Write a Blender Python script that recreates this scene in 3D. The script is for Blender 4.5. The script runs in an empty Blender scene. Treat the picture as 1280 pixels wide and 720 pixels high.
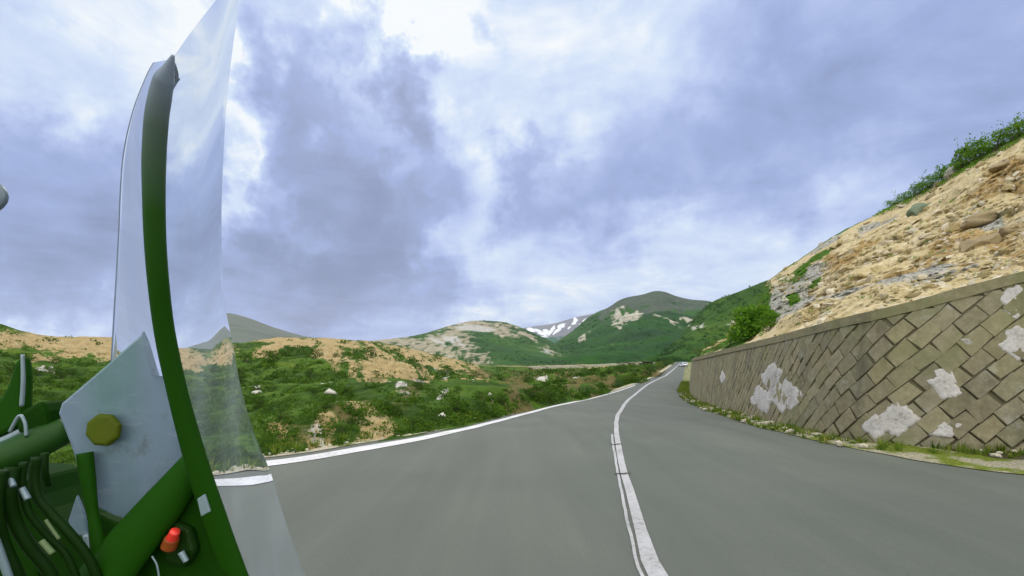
import bpy, bmesh, math, random
import numpy as np
from mathutils import Vector, noise, Matrix
R = math.radians
rng = random.Random(7)
S = bpy.context.scene
COL = S.collection
F, HY, CH = 640.0, 450.0, 1.5          # focal length / horizon row of a 1280 px wide frame, eye height (m)

# ------------------------------------------------------------------ helpers
def P(x, y, D):
    return Vector(((x-640)/F*D, D, CH+(HY-y)/F*D))
def px(p):
    return 640+p[0]/p[1]*F, HY-(p[2]-CH)/p[1]*F
def lin(pts):
    xs = [p[0] for p in pts]
    ys = [np.array(p[1:], float) for p in pts]
    cols = [np.array([q[k] for q in ys]) for k in range(len(ys[0]))]
    xa = np.array(xs, float)
    def f(x):
        r = [float(np.interp(x, xa, c)) for c in cols]
        return r[0] if len(r) == 1 else r
    return f
def smooth(pts):
    """monotone-in-x cubic through the points (Catmull-Rom tangents)"""
    xa = np.array([p[0] for p in pts], float); V = np.array([p[1:] for p in pts], float)
    n = len(xa); m = np.zeros_like(V)
    for i in range(n):
        a, b = max(i-1, 0), min(i+1, n-1)
        m[i] = (V[b]-V[a])/(xa[b]-xa[a])
    def f(x):
        x = min(max(x, xa[0]), xa[-1])
        i = int(min(max(np.searchsorted(xa, x)-1, 0), n-2)); h = xa[i+1]-xa[i]; t = (x-xa[i])/h
        r = ((2*t**3-3*t*t+1)*V[i]+(t**3-2*t*t+t)*h*m[i]+(-2*t**3+3*t*t)*V[i+1]+(t**3-t*t)*h*m[i+1])
        return float(r[0]) if len(r) == 1 else [float(q) for q in r]
    return f
def sstep(a, b, x):
    t = min(max((x-a)/(b-a), 0.0), 1.0); return t*t*(3-2*t)
def fr(x, y, z, o=4, h=0.9):
    return noise.fractal(Vector((x, y, z)), h, 2.1, o)

def link(name, me, mats=None, parent=None, sm=False):
    o = bpy.data.objects.new(name, me); COL.objects.link(o)
    for m in (mats if isinstance(mats, (list, tuple)) else [mats] if mats else []): me.materials.append(m)
    if parent: o.parent = parent
    if sm:
        me.polygons.foreach_set('use_smooth', [True]*len(me.polygons))
    return o
def mesh(name, vs, fs, mats=None, parent=None, sm=False, attr=None, an='mask'):
    me = bpy.data.meshes.new(name); me.from_pydata([tuple(v) for v in vs], [], fs); me.update()
    if attr is not None:
        a = me.color_attributes.new(an, 'FLOAT_COLOR', 'POINT')
        a.data.foreach_set('color', np.asarray(attr, np.float32).ravel())
    return link(name, me, mats, parent, sm)
def tag(o, label=None, cat=None, group=None, kind=None):
    if label: o['label'] = label
    if cat: o['category'] = cat
    if group: o['group'] = group
    if kind: o['kind'] = kind
    return o
def empty(name, loc=(0, 0, 0)):
    o = bpy.data.objects.new(name, None); COL.objects.link(o); o.location = loc; o.empty_display_size = .2
    return o
def bevel(o, w, seg=2):
    m = o.modifiers.new('bevel', 'BEVEL'); m.width = w; m.segments = seg; m.limit_method = 'ANGLE'; m.angle_limit = R(35)
    return o

# ------------------------------------------------------------------ node helper
class NT:
    def __init__(s, tree): s.t = tree; s.n = tree.nodes; s.l = tree.links
    def put(s, sock, v):
        if isinstance(v, bpy.types.NodeSocket): s.l.new(v, sock)
        elif v is not None: sock.default_value = v
    def node(s, typ, **kw):
        n = s.n.new(typ)
        for k, v in kw.items(): setattr(n, k, v)
        return n
    def math(s, op, a, b=None, c=None, clamp=False):
        n = s.node('ShaderNodeMath', operation=op, use_clamp=clamp)
        s.put(n.inputs[0], a); s.put(n.inputs[1], b); s.put(n.inputs[2], c)
        return n.outputs[0]
    def vmath(s, op, a, b=None):
        n = s.node('ShaderNodeVectorMath', operation=op); s.put(n.inputs[0], a)
        if b is not None: s.put(n.inputs[1], b)
        return n.outputs[0] if op not in ('DOT_PRODUCT', 'LENGTH') else n.outputs['Value']
    def noise(s, vec, scale, detail=4, rough=.55, dist=0, lac=2.0):
        n = s.node('ShaderNodeTexNoise'); s.put(n.inputs['Vector'], vec)
        for k, v in (('Scale', scale), ('Detail', detail), ('Roughness', rough), ('Distortion', dist), ('Lacunarity', lac)): n.inputs[k].default_value = v
        return n.outputs['Fac']
    def ramp(s, fac, stops, interp='LINEAR'):
        n = s.node('ShaderNodeValToRGB'); r = n.color_ramp; r.interpolation = interp
        while len(r.elements) < len(stops): r.elements.new(.5)
        for e, (p, c) in zip(r.elements, stops):
            e.position = p; e.color = (*c, 1) if len(c) == 3 else c
        s.put(n.inputs[0], fac); return n.outputs[0]
    def mix(s, fac, a, b):
        n = s.node('ShaderNodeMix', data_type='RGBA'); s.put(n.inputs[0], fac)
        s.put(n.inputs[6], (*a, 1) if isinstance(a, tuple) and len(a) == 3 else a)
        s.put(n.inputs[7], (*b, 1) if isinstance(b, tuple) and len(b) == 3 else b)
        return n.outputs[2]
    def mapr(s, v, a, b, c=0., d=1., typ='SMOOTHSTEP'):
        n = s.node('ShaderNodeMapRange', interpolation_type=typ); n.clamp = True if typ == 'LINEAR' else n.clamp
        s.put(n.inputs[0], v)
        for i, q in zip((1, 2, 3, 4), (a, b, c, d)): s.put(n.inputs[i], q)
        return n.outputs[0]
    def pos(s): return s.node('ShaderNodeNewGeometry').outputs['Position']
    def scalev(s, v, k): return s.vmath('MULTIPLY', v, k)

def newmat(name):
    m = bpy.data.materials.new(name); m.use_nodes = True
    b = m.node_tree.nodes['Principled BSDF']
    return m, NT(m.node_tree), b
def setb(t, b, col=None, rough=.8, spec=.3, metal=0, bump=None, bstr=.4, bdist=.02):
    if col is not None: t.put(b.inputs['Base Color'], (*col, 1) if isinstance(col, tuple) and len(col) == 3 else col)
    t.put(b.inputs['Roughness'], rough); b.inputs['Specular IOR Level'].default_value = spec
    t.put(b.inputs['Metallic'], metal)
    if bump is not None:
        n = t.node('ShaderNodeBump'); n.inputs['Strength'].default_value = bstr; n.inputs['Distance'].default_value = bdist
        t.put(n.inputs['Height'], bump); t.l.new(n.outputs[0], b.inputs['Normal'])
def plain(name, col, rough=.5, spec=.4, metal=0, var=.25, vscale=6, coat=0):
    m, t, b = newmat(name)
    f = t.noise(t.node('ShaderNodeTexCoord').outputs['Object'], vscale, 7, .68)
    c = t.mix(f, tuple(q*(1-var) for q in col), tuple(min(q*(1+var), 1) for q in col))
    setb(t, b, c, t.mapr(f, .3, .7, rough*.85, min(rough*1.15, 1), 'LINEAR'), spec, metal)
    b.inputs['Coat Weight'].default_value = coat
    return m

# ------------------------------------------------------------------ camera, light, sky
cam = bpy.data.cameras.new('camera'); co = bpy.data.objects.new('camera', cam); COL.objects.link(co)
co.location = (0, 0, CH); co.rotation_euler = (R(90), 0, 0)
cam.sensor_width = 36; cam.lens = 18; cam.shift_y = (HY-360)/1280; cam.clip_start = .05; cam.clip_end = 20000
S.camera = co
SUN_AZ, SUN_EL = R(-12.5), R(36)
sd = Vector((math.sin(SUN_AZ)*math.cos(SUN_EL), math.cos(SUN_AZ)*math.cos(SUN_EL), math.sin(SUN_EL)))
sl = bpy.data.lights.new('sun', 'SUN'); sl.energy = 1.3; sl.angle = R(14); sl.color = (1, .93, .8)
so = bpy.data.objects.new('sun', sl); COL.objects.link(so); so.rotation_euler = sd.to_track_quat('Z', 'Y').to_euler()

W = bpy.data.worlds.new('World'); S.world = W; W.use_nodes = True
t = NT(W.node_tree); bg = t.n['Background']
d = t.vmath('NORMALIZE', t.node('ShaderNodeTexCoord').outputs['Generated'])
sx = t.node('ShaderNodeSeparateXYZ'); t.l.new(d, sx.inputs[0]); X, Y, Z = sx.outputs
az = t.math('ARCTAN2', X, Y); el = t.math('ARCSINE', Z)
# cloud deck coordinates: direction divided by its height, so clouds shrink towards the horizon
den = t.math('ADD', t.math('MAXIMUM', Z, 0.0), .22)
cv = t.node('ShaderNodeCombineXYZ')
t.put(cv.inputs[0], t.math('DIVIDE', X, den)); t.put(cv.inputs[1], t.math('DIVIDE', Y, den)); cv.inputs[2].default_value = 3.7
deck = cv.outputs[0]
nA = t.noise(deck, 1.15, 6, .55, .25)
nB = t.noise(t.vmath('ADD', deck, (7.3, 2.1, 5)), 2.6, 9, .62, .5)
nC = t.noise(t.vmath('ADD', deck, (1.3, 12.1, 9)), .55, 3, .5, .2)
w1 = t.noise(t.vmath('ADD', d, (3.1, 0, 0)), 6.0, 6, .58)
w2 = t.noise(t.vmath('ADD', d, (0, 8.2, 1)), 6.0, 6, .58)
azw = t.math('ADD', az, t.math('MULTIPLY', t.math('SUBTRACT', w1, .5), .55))
elw = t.math('ADD', el, t.math('MULTIPLY', t.math('SUBTRACT', w2, .5), .42))
BL = [  # x, y, half width, half height (frame px), weight
 (40, 60, 170, 85, .34), (497, 0, 58, 44, .75), (330, 90, 50, 70, .30), (620, 90, 60, 80, .14), (800, 50, 120, 80, .20), (690, 140, 70, 60, .14),
 (615, 275, 55, 75, .30), (308, 235, 24, 75, .36), (40, 395, 110, 24, .36), (690, 360, 140, 38, .18), (255, 30, 80, 60, .26), (360, 250, 20, 30, .1),
 (600, 385, 60, 20, .2), (1000, 290, 160, 34, .16), (900, 330, 120, 25, .10), (840, 230, 70, 60, .07), (545, 300, 22, 30, .2), (565, 60, 25, 30, .14),
 (405, 190, 52, 84, -.25), (512, 130, 34, 62, -.40), (450, 260, 90, 50, -.12), (455, 110, 22, 60, .20), (470, 215, 22, 26, .16), (430, 335, 125, 48, -.30), (370, 395, 120, 26, -.20), (85, 295, 105, 46, -.26),
 (85, 195, 85, 34, -.22), (930, 165, 170, 85, -.13), (1150, 90, 190, 90, -.08), (672, 235, 32, 22, -.26), (760, 210, 50, 40, -.08),
 (1010, 60, 130, 60, -.07), (230, 330, 60, 60, -.14), (560, 360, 60, 30, -.14), (395, 100, 40, 50, -.2), (760, 270, 60, 26, -.12), (620, 340, 40, 24, -.12)]
acc = None
for (bx, by, hw, hh, wt) in BL:
    a0 = math.atan((bx-640)/F); e0 = math.atan((HY-by)/F*math.cos(a0))
    sa = hw/F*math.cos(a0)**2; se = hh/F*math.cos(a0)*math.cos(e0)**2
    da = t.math('MULTIPLY', t.math('SUBTRACT', azw, a0), 1/sa); de = t.math('MULTIPLY', t.math('SUBTRACT', elw, e0), 1/se)
    q = t.math('MULTIPLY_ADD', da, da, t.math('MULTIPLY', de, de))
    g = t.math('MULTIPLY', t.math('EXPONENT', t.math('MULTIPLY', q, -.6)), wt)
    acc = g if acc is None else t.math('ADD', acc, g)
# added fill light: unseen sky behind and above the rider is brightened
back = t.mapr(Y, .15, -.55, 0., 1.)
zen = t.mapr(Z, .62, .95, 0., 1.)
val = t.math('ADD', acc, .615)
val = t.math('MULTIPLY_ADD', t.math('SUBTRACT', nA, .5), .34, val)
val = t.math('MULTIPLY_ADD', t.math('SUBTRACT', nB, .5), .66, val)
val = t.math('MULTIPLY_ADD', t.math('SUBTRACT', nC, .5), .12, val)
cloud = t.ramp(val, [(0, (.180, .240, .41)), (.25, (.250, .318, .53)), (.5, (.355, .450, .75)), (.68, (.50, .60, .89)), (.86, (.68, .79, .97)), (1, (.93, .97, 1))])
sky = t.node('ShaderNodeTexSky', sky_type='NISHITA'); sky.sun_disc = False
sky.sun_elevation = SUN_EL; sky.sun_rotation = SUN_AZ; sky.air_density = 1.0; sky.dust_density = 1.5
skyc = t.vmath('MULTIPLY', sky.outputs[0], (.06, .06, .06))
gap = t.mapr(t.math('SUBTRACT', val, t.math('MULTIPLY', nB, .5)), .1, .5, .93, .985)
skymix = t.mix(gap, skyc, cloud)
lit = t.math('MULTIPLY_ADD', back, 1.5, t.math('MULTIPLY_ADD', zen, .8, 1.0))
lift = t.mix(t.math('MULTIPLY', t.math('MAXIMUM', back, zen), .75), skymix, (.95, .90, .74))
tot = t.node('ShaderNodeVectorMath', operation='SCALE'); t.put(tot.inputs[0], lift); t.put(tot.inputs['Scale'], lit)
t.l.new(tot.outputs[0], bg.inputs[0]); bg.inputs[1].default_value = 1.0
W.cycles.sampling_method = 'MANUAL'; W.cycles.sample_map_resolution = 512
S.view_settings.view_transform = 'Standard'; S.view_settings.look = 'None'
S.view_settings.exposure = 0; S.view_settings.gamma = 1

# ------------------------------------------------------------------ materials
def terrain_mat(name, sc, greens, earths, rocks, snow=(.75, .78, .82), sharp=.75, bump=.5, bd=.3, streak=None, lo=.36, hi=.64):
    """mask R = bare earth, G = pale rock, B = snow or ochre; noise frays every edge"""
    m, t, b = newmat(name)
    p = t.pos()
    at = t.node('ShaderNodeAttribute', attribute_name='mask'); s3 = t.node('ShaderNodeSeparateColor'); t.l.new(at.outputs['Color'], s3.inputs[0])
    n1 = t.noise(p, sc, 9, .68, .4); n2 = t.noise(p, sc*.17, 4, .55); n3 = t.noise(p, sc*5, 6, .66)
    g = t.ramp(t.math('MULTIPLY_ADD', n2, .5, t.math('MULTIPLY', n1, .5)), [(.38, greens[0]), (.47, greens[1]), (.54, greens[2]), (.63, greens[3])])
    e = t.ramp(t.math('MULTIPLY_ADD', n3, .5, t.math('MULTIPLY', n1, .5)), [(.36, earths[0]), (.5, earths[1]), (.62, earths[2])])
    r = t.ramp(n3, [(.35, rocks[0]), (.6, rocks[1])])
    fray = t.math('MULTIPLY', t.math('SUBTRACT', t.math('MULTIPLY_ADD', n3, .35, t.math('MULTIPLY', n1, .65)), .5), sharp*2)
    fe = t.mapr(t.math('ADD', s3.outputs[0], fray), lo, hi)
    f2 = t.mapr(t.math('ADD', s3.outputs[1], fray), lo, hi)
    f3 = t.mapr(t.math('ADD', s3.outputs[2], fray), lo, hi)
    sn = t.mix(t.mapr(n3, .35, .65, 0, 1), tuple(q*.62 for q in snow), snow)
    c = t.mix(f3, t.mix(f2, t.mix(fe, g, e), r), sn)
    setb(t, b, c, .95, .08, 0, t.math('ADD', n1, t.math('MULTIPLY', n3, .4)), bump, bd)
    return m
GREEN = [(.016, .038, .004), (.032, .074, .005), (.056, .116, .008), (.110, .150, .020)]
GFAR = [(.018, .050, .018), (.028, .078, .022), (.042, .104, .024), (.075, .13, .035)]
EARTH = [(.20, .15, .065), (.34, .255, .115), (.48, .38, .21)]
ROCK = [(.30, .29, .25), (.58, .55, .50)]
M_A = terrain_mat('scrub_slope', .55, GREEN, EARTH, ROCK, snow=(.150, .125, .045), bump=.7, bd=.4)
M_B = terrain_mat('rocky_hill', .03, GFAR, [(.20, .18, .12), (.30, .27, .19), (.40, .37, .28)], [(.30, .30, .27), (.46, .45, .42)], bump=.8, bd=6)
M_C = terrain_mat('snow_mountain', .006, [(.03, .08, .06), (.035, .10, .065), (.045, .12, .07), (.07, .13, .08)], [(.12, .13, .15), (.16, .17, .19), (.22, .22, .24)], [(.2, .2, .2), (.3, .3, .3)], snow=(.82, .84, .9), bump=.6, bd=25, sharp=.42)
M_D = terrain_mat('green_mountain', .014, [(.012, .040, .014), (.020, .066, .016), (.028, .095, .014), (.055, .12, .025)], [(.045, .062, .045), (.06, .082, .058), (.09, .105, .075)], [(.28, .26, .20), (.46, .43, .35)], bump=.8, bd=12)
M_E = terrain_mat('green_hill', .045, [(.014, .042, .008), (.022, .066, .008), (.034, .092, .009), (.065, .12, .015)], EARTH, ROCK, bump=.8, bd=4)
M_G = terrain_mat('grey_ridge', .01, [(.09, .11, .085), (.12, .14, .12), (.13, .15, .13), (.15, .16, .14)], [(.15, .16, .14), (.17, .17, .15), (.19, .19, .17)], ROCK, bump=.3, bd=8)

def cliff_mat():
    m, t, b = newmat('crumbly_earth_bank'); p = t.pos()
    at = t.node('ShaderNodeAttribute', attribute_name='mask'); s3 = t.node('ShaderNodeSeparateColor'); t.l.new(at.outputs['Color'], s3.inputs[0])
    n1 = t.noise(p, .45, 5, .6); n2 = t.noise(p, 2.2, 6, .65); n3 = t.noise(p, 9, 4, .65)
    vo = t.node('ShaderNodeTexVoronoi', feature='F1'); t.put(vo.inputs['Vector'], t.vmath('MULTIPLY', p, (1, 1, 1.5))); vo.inputs['Scale'].default_value = 3.4
    st = t.mapr(vo.outputs['Distance'], .16, .34, 1, 0)
    base = t.ramp(t.math('MULTIPLY_ADD', n2, .6, t.math('MULTIPLY', n3, .4)), [(.33, (.20, .155, .070)), (.43, (.40, .32, .165)), (.54, (.53, .44, .255)), (.66, (.65, .58, .42))])
    och = t.mix(t.mapr(t.math('ADD', s3.outputs[0], t.math('SUBTRACT', n2, .5)), .42, .62), base, t.ramp(n3, [(.38, (.22, .15, .055)), (.6, (.42, .295, .13))]))
    pal = t.mix(t.math('MULTIPLY', st, t.mapr(n1, .45, .6)), och, t.ramp(n3, [(.35, (.40, .36, .31)), (.62, (.68, .63, .57))]))
    gry = t.mix(t.mapr(t.math('ADD', s3.outputs[1], t.math('MULTIPLY', t.math('SUBTRACT', n2, .5), .9)), .42, .6), pal, t.ramp(n3, [(.34, (.15, .15, .12)), (.5, (.30, .29, .25)), (.66, (.52, .50, .45))]))
    grn = t.mix(t.mapr(t.math('ADD', s3.outputs[2], t.math('MULTIPLY', t.math('SUBTRACT', n2, .5), .9)), .42, .58), gry, t.ramp(n3, [(.34, (.022, .07, .008)), (.6, (.08, .16, .02))]))
    setb(t, b, grn, .95, .08, 0, t.math('ADD', n2, t.math('MULTIPLY', n3, .5)), .8, .12)
    return m
M_F = cliff_mat()

def asphalt_mat():
    m, t, b = newmat('asphalt'); p = t.pos()
    n1 = t.noise(p, .35, 4, .5); n2 = t.noise(p, 60, 3, .7); n3 = t.noise(t.vmath('MULTIPLY', p, (2.2, .16, 1)), 1, 5, .6)
    f = t.math('ADD', t.math('MULTIPLY', n1, .45), t.math('ADD', t.math('MULTIPLY', n2, .2), t.math('MULTIPLY', n3, .35)))
    c = t.ramp(f, [(.36, (.078, .089, .075)), (.5, (.097, .110, .092)), (.64, (.118, .131, .107))])
    n4 = t.noise(p, 95, 3, .7); n5 = t.noise(t.vmath('MULTIPLY', p, (1.1, .05, 1)), 1, 3, .5)
    c = t.mix(t.mapr(n4, .56, .72, 0, .45), c, (.19, .19, .17)); c = t.mix(t.mapr(n4, .44, .30, 0, .5), c, (.045, .05, .045))
    c = t.mix(t.mapr(n5, .5, .66, 0, .55), c, (.080, .090, .078))
    setb(t, b, c, t.mapr(n2, .3, .7, .72, .9, 'LINEAR'), .25, 0, t.math('ADD', n2, n4), .35, .004)
    return m
M_ROAD = asphalt_mat()
def paint_mat(name, k):
    m, t, b = newmat(name); p = t.pos()
    n = t.noise(p, 22, 8, .75); n2 = t.noise(p, 1.6, 4, .6)
    f = t.math('MULTIPLY_ADD', n2, .4, t.math('MULTIPLY', n, .6))
    c = t.ramp(f, [(.36, (.17, .18, .165)), (.425, (.48*k, .48*k, .48*k)), (.60, (.68*k, .68*k, .71*k))])
    setb(t, b, c, .7, .3); return m
M_PAINT = paint_mat('road_paint', 1.0); M_WORN = paint_mat('worn_road_paint', .66)
def gravel_mat(name, cols, grass, amt):
    m, t, b = newmat(name); p = t.pos()
    n1 = t.noise(p, 1.6, 5, .6); n2 = t.noise(p, 28, 4, .7)
    c = t.ramp(n2, [(.33, cols[0]), (.5, cols[1]), (.66, cols[2])])
    c = t.mix(t.mapr(n1, amt-.06, amt+.06, 1, 0), c, t.ramp(n2, [(.35, grass[0]), (.62, grass[1])]))
    setb(t, b, c, .95, .1, 0, n2, .7, .03); return m
M_VL = gravel_mat('pale_gravel', [(.24, .21, .15), (.42, .38, .28), (.58, .54, .42)], [(.05, .10, .012), (.14, .18, .03)], .42)
M_VR = gravel_mat('mossy_gravel', [(.16, .15, .10), (.27, .25, .17), (.42, .40, .31)], [(.06, .10, .010), (.16, .19, .025)], .50)
M_GND = gravel_mat('grassland', [(.12, .12, .06), (.18, .17, .09), (.25, .22, .13)], [(.03, .09, .01), (.07, .14, .02)], .6)

def wallmat(name, dark=1.0, moss=.5):
    m, t, b = newmat(name); p = t.pos()
    at = t.node('ShaderNodeAttribute', attribute_name='tone')
    n1 = t.noise(p, 1.1, 5, .6); n2 = t.noise(p, 9, 5, .65); n3 = t.noise(p, 45, 3, .7)
    c = t.ramp(t.math('MULTIPLY_ADD', n2, .6, t.math('MULTIPLY', n1, .4)), [(.34, (.165, .149, .092)), (.5, (.222, .202, .128)), (.64, (.282, .258, .172))])
    c = t.mix(t.mapr(n1, .52, .68, 0, moss), c, (.14, .155, .065))
    sv = t.noise(t.vmath('MULTIPLY', p, (2.4, 2.4, .35)), 1, 5, .6)
    c = t.mix(t.mapr(sv, .52, .68, 0, .55), c, (.105, .098, .07)); c = t.mix(t.mapr(t.noise(p, 3.3, 6, .7), .58, .68, 0, .5), c, (.33, .32, .27))
    c2 = t.node('ShaderNodeMix', data_type='RGBA', blend_type='MULTIPLY'); c2.inputs[0].default_value = 1
    t.put(c2.inputs[6], c); t.put(c2.inputs[7], at.outputs['Color'])
    setb(t, b, c2.outputs[2], .93, .12, 0, t.math('ADD', n2, t.math('MULTIPLY', n3, .5)), .5, .02)
    return m
M_BLOCK = wallmat('wall_block_stone')
M_JOINT = plain('wall_joint', (.135, .122, .075), .95, .1, 0, .5, 3)
M_CEM = None
def cement():
    m, t, b = newmat('pale_cement'); p = t.pos()
    n1 = t.noise(p, 2.5, 6, .65); n2 = t.noise(p, 20, 4, .7)
    c = t.ramp(t.math('MULTIPLY_ADD', n2, .4, t.math('MULTIPLY', n1, .6)), [(.33, (.22, .205, .165)), (.45, (.38, .365, .345)), (.62, (.50, .485, .47))])
    setb(t, b, c, .9, .15, 0, n2, .5, .02); return m
M_CEM = cement()
def leafmat(name, stops):
    m, t, b = newmat(name)
    at = t.node('ShaderNodeAttribute', attribute_name='tone'); s3 = t.node('ShaderNodeSeparateColor'); t.l.new(at.outputs['Color'], s3.inputs[0])
    c = t.ramp(s3.outputs[0], stops); setb(t, b, c, .75, .15)
    tl = t.node('ShaderNodeBsdfTranslucent'); t.put(tl.inputs[0], t.mix(.35, c, (.16, .30, .02)))
    mx = t.node('ShaderNodeMixShader'); mx.inputs[0].default_value = .38
    t.l.new(b.outputs[0], mx.inputs[1]); t.l.new(tl.outputs[0], mx.inputs[2]); t.l.new(mx.outputs[0], t.n['Material Output'].inputs[0])
    return m
M_LEAF = leafmat('scrub_leaves', [(0, (.014, .040, .004)), (.35, (.034, .082, .006)), (.7, (.066, .135, .010)), (1, (.14, .18, .025))])
M_LEAFB = leafmat('fresh_green_leaves', [(0, (.035, .10, .008)), (.4, (.080, .20, .010)), (.8, (.13, .27, .018)), (1, (.20, .30, .04))])
M_LEAFY = leafmat('yellowish_leaves', [(0, (.05, .08, .01)), (.4, (.10, .14, .02)), (.8, (.20, .21, .04)), (1, (.30, .27, .09))])
M_LEAFD = leafmat('dusky_leaves', [(0, (.015, .050, .018)), (.5, (.03, .09, .03)), (1, (.07, .13, .05))])
M_TWIG = plain('twig_bark', (.10, .085, .06), .9, .1)
M_STONE = plain('pale_limestone', (.50, .48, .42), .92, .1, 0, .4, 5)
M_STONT = plain('tan_chippings', (.42, .39, .30), .92, .1, 0, .45, 4)
M_BOULD = plain('greenish_boulder', (.15, .19, .13), .92, .1, 0, .35, 4)
M_BOULB = plain('brown_boulder', (.27, .215, .125), .92, .1, 0, .4, 4)
M_BOULG = plain('grey_boulder', (.33, .32, .27), .92, .1, 0, .35, 4)

# ------------------------------------------------------------------ the road: depth of every frame row on the carriageway
RAT = lin([(451, 1.0*400/960), (452, .75), (454, 1.08), (456, 1.25), (458, 1.4), (462, 1.62), (470, 2.0), (485, 1.8), (500, 1.5), (510, 1.3), (520, 1.15), (530, 1.05), (540, 1.0), (3000, 1.0)])
def DEP(y): return CH*F/(y-HY)*RAT(y)
def G(x, y): return P(x, y, DEP(y))
# road height as a function of depth
_t = sorted(((DEP(y), CH+(HY-y)/F*DEP(y)) for y in [451, 451.5, 452, 453, 454, 455, 456, 458, 460, 462, 466, 470, 475, 480, 485, 490, 495, 500, 505, 510, 515, 520, 525, 530, 535, 540, 550, 600, 720]))
ZR = lin([(-60, 0.)]+[q for q in _t])
LEFT = [(0, 590), (70, 588), (200, 580), (340, 571), (450, 554), (540, 539), (600, 527), (660, 513), (700, 503.5), (746, 494.5), (794, 480), (815, 472), (836, 459.5), (845, 452.2), (846, 451)]
RIGHT = [(1280, 593), (1170, 579), (1092, 565), (1014, 549), (948, 533.5), (898, 516.5), (870, 503), (857, 494), (853.5, 485), (854, 475), (855.5, 465), (857, 458), (855, 453), (853, 451)]
def edge(pts, near):
    w = [(p.y, p.x) for p in (G(*q) for q in pts)]
    return smooth(sorted(near+w))
XL = edge(LEFT, [(-40, -9), (-15, -11), (-4, -13), (2, -13), (4.6, -10.8), (5.9, -8.6)])
XR = edge(RIGHT, [(-40, 7), (-15, 9), (-2, 11.5), (3, 11.8), (5.2, 9.6)])
Ys = [-40, -25, -15, -8, -4, -1, 1, 2, 3, 3.8, 4.6, 5.2]+list(np.geomspace(5.7, 395, 150))
vs, fs = [], []; NC = 13
for y in Ys:
    a, b = XL(y), XR(y)
    for k in range(NC):
        u = k/(NC-1); vs.append((a+(b-a)*u, y, ZR(y)+.03*math.sin(math.pi*u)-.03*math.sin(math.pi*.6)*0))
for i in range(len(Ys)-1):
    for k in range(NC-1):
        q = i*NC+k; fs.append((q, q+1, q+NC+1, q+NC))
tag(mesh('road', vs, fs, M_ROAD, sm=True), 'grey two lane mountain road bending to the right', kind='structure')
def roadz(x, y):
    a, b = XL(y), XR(y); u = min(max((x-a)/max(b-a, .01), 0), 1); return ZR(y)+.03*math.sin(math.pi*u)

def ribbon(name, pts, mat, lift=.008, near=None, n=140):
    """painted line: pts = (row, x of left side, x of right side) in frame px"""
    f = smooth(sorted([(p.y, p.x, q.x) for p, q in ((G(a[1], a[0]), G(a[2], a[0])) for a in pts)]+(near or [])))
    y0 = min([p[0] for p in (near or [])]+[DEP(a[0]) for a in pts]); y1 = max(DEP(a[0]) for a in pts)
    vs, fs = [], []
    for i in range(n):
        s = i/(n-1); y = y0+(y1-y0)*s**2.6
        a, b = f(y); jit = .012*noise.noise(Vector((y*3, 1.7, 0)))+.006*noise.noise(Vector((y*17, 4.7, 0)))
        for x in (a+jit, b+jit): vs.append((x, y, roadz(x, y)+lift))
        if i: k = 2*i; fs.append((k-2, k-1, k+1, k))
    return mesh(name, vs, fs, mat)
CL = [(720, 807.5, 832), (673, 795.5, 811.5), (634, 785, 797.5), (595.5, 776, 785), (556.6, 769, 776), (537, 767.5, 773), (518, 771, 776), (498, 786.5, 790.5), (479, 811.5, 814.5), (463, 839.5, 841.3), (457.5, 846.3, 847.4), (454, 850.2, 850.8)]
tag(ribbon('centre_line', CL, M_WORN, near=[(-6, .55, .72), (0, .70, .88)]), 'broad white centre line curving up the road', kind='structure')
CT = [(720, 798.5, 803), (673, 786.8, 791), (634, 777.5, 781.3), (595.5, 771, 774), (556.6, 764.6, 767.3), (545, 763.8, 766)]
tag(ribbon('centre_line', CT, M_WORN, near=[(-6, .45, .48), (0, .61, .645)]), 'thin white line just left of the centre line', kind='structure')
def tar_crack(y, x0, x1, w, label):
    a, b = G(x0, y), G(x1, y-1.5); vs, fs = [], []
    for i in range(15):
        q = a.lerp(b, i/14); h = w*(.4+.8*math.sin(math.pi*i/14))*(1+.6*noise.noise(Vector((i*1.3, y, 0)))); o = .05*noise.noise(Vector((i*.6, y, 3)))
        vs += [(q.x, q.y+o-h, roadz(q.x, q.y)+.013), (q.x, q.y+o+h, roadz(q.x, q.y)+.013)]
        if i: k = 2*i; fs.append((k-2, k, k+1, k-1))
    return tag(mesh('crack', vs, fs, plain('tar', (.045, .047, .045), .9, .1)), label, kind='structure')
tar_crack(559, 763, 778, .030, 'dark crack crossing the centre line farther up'); tar_crack(596.5, 768, 788, .026, 'dark crack crossing the centre line nearer the rider')
def edge_line():
    pts = [(0, 596, 608), (70, 593.5, 604.5), (200, 586, 595.5), (340, 576.5, 584), (450, 559, 565.5), (540, 543.5, 548.5), (600, 530.6, 534.4), (660, 515.6, 518), (700, 505.6, 507.4), (746, 496, 497.3), (794, 481, 482)]
    o = [G(p[0], p[1]) for p in pts]; i = [G(p[0], p[2]) for p in pts]
    o = [Vector((-14, 3.6, 0)), Vector((-10, 5.35, 0))]+o; i = [Vector((-13.6, 3.3, 0)), Vector((-9.8, 5.1, 0))]+i
    vs, fs = [], []
    fo = smooth([(k, *p) for k, p in enumerate(o)]); fi = smooth([(k, *p) for k, p in enumerate(i)])
    N = 160
    for k in range(N):
        s = k/(N-1)*(len(o)-1)
        for p in (fo(s), fi(s)): vs.append((p[0], p[1], roadz(p[0], p[1])+.008))
        if k: q = 2*k; fs.append((q-2, q-1, q+1, q))
    return mesh('edge_line', vs, fs, M_PAINT)
tag(edge_line(), 'white edge line along the outer side of the bend', kind='structure')

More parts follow.
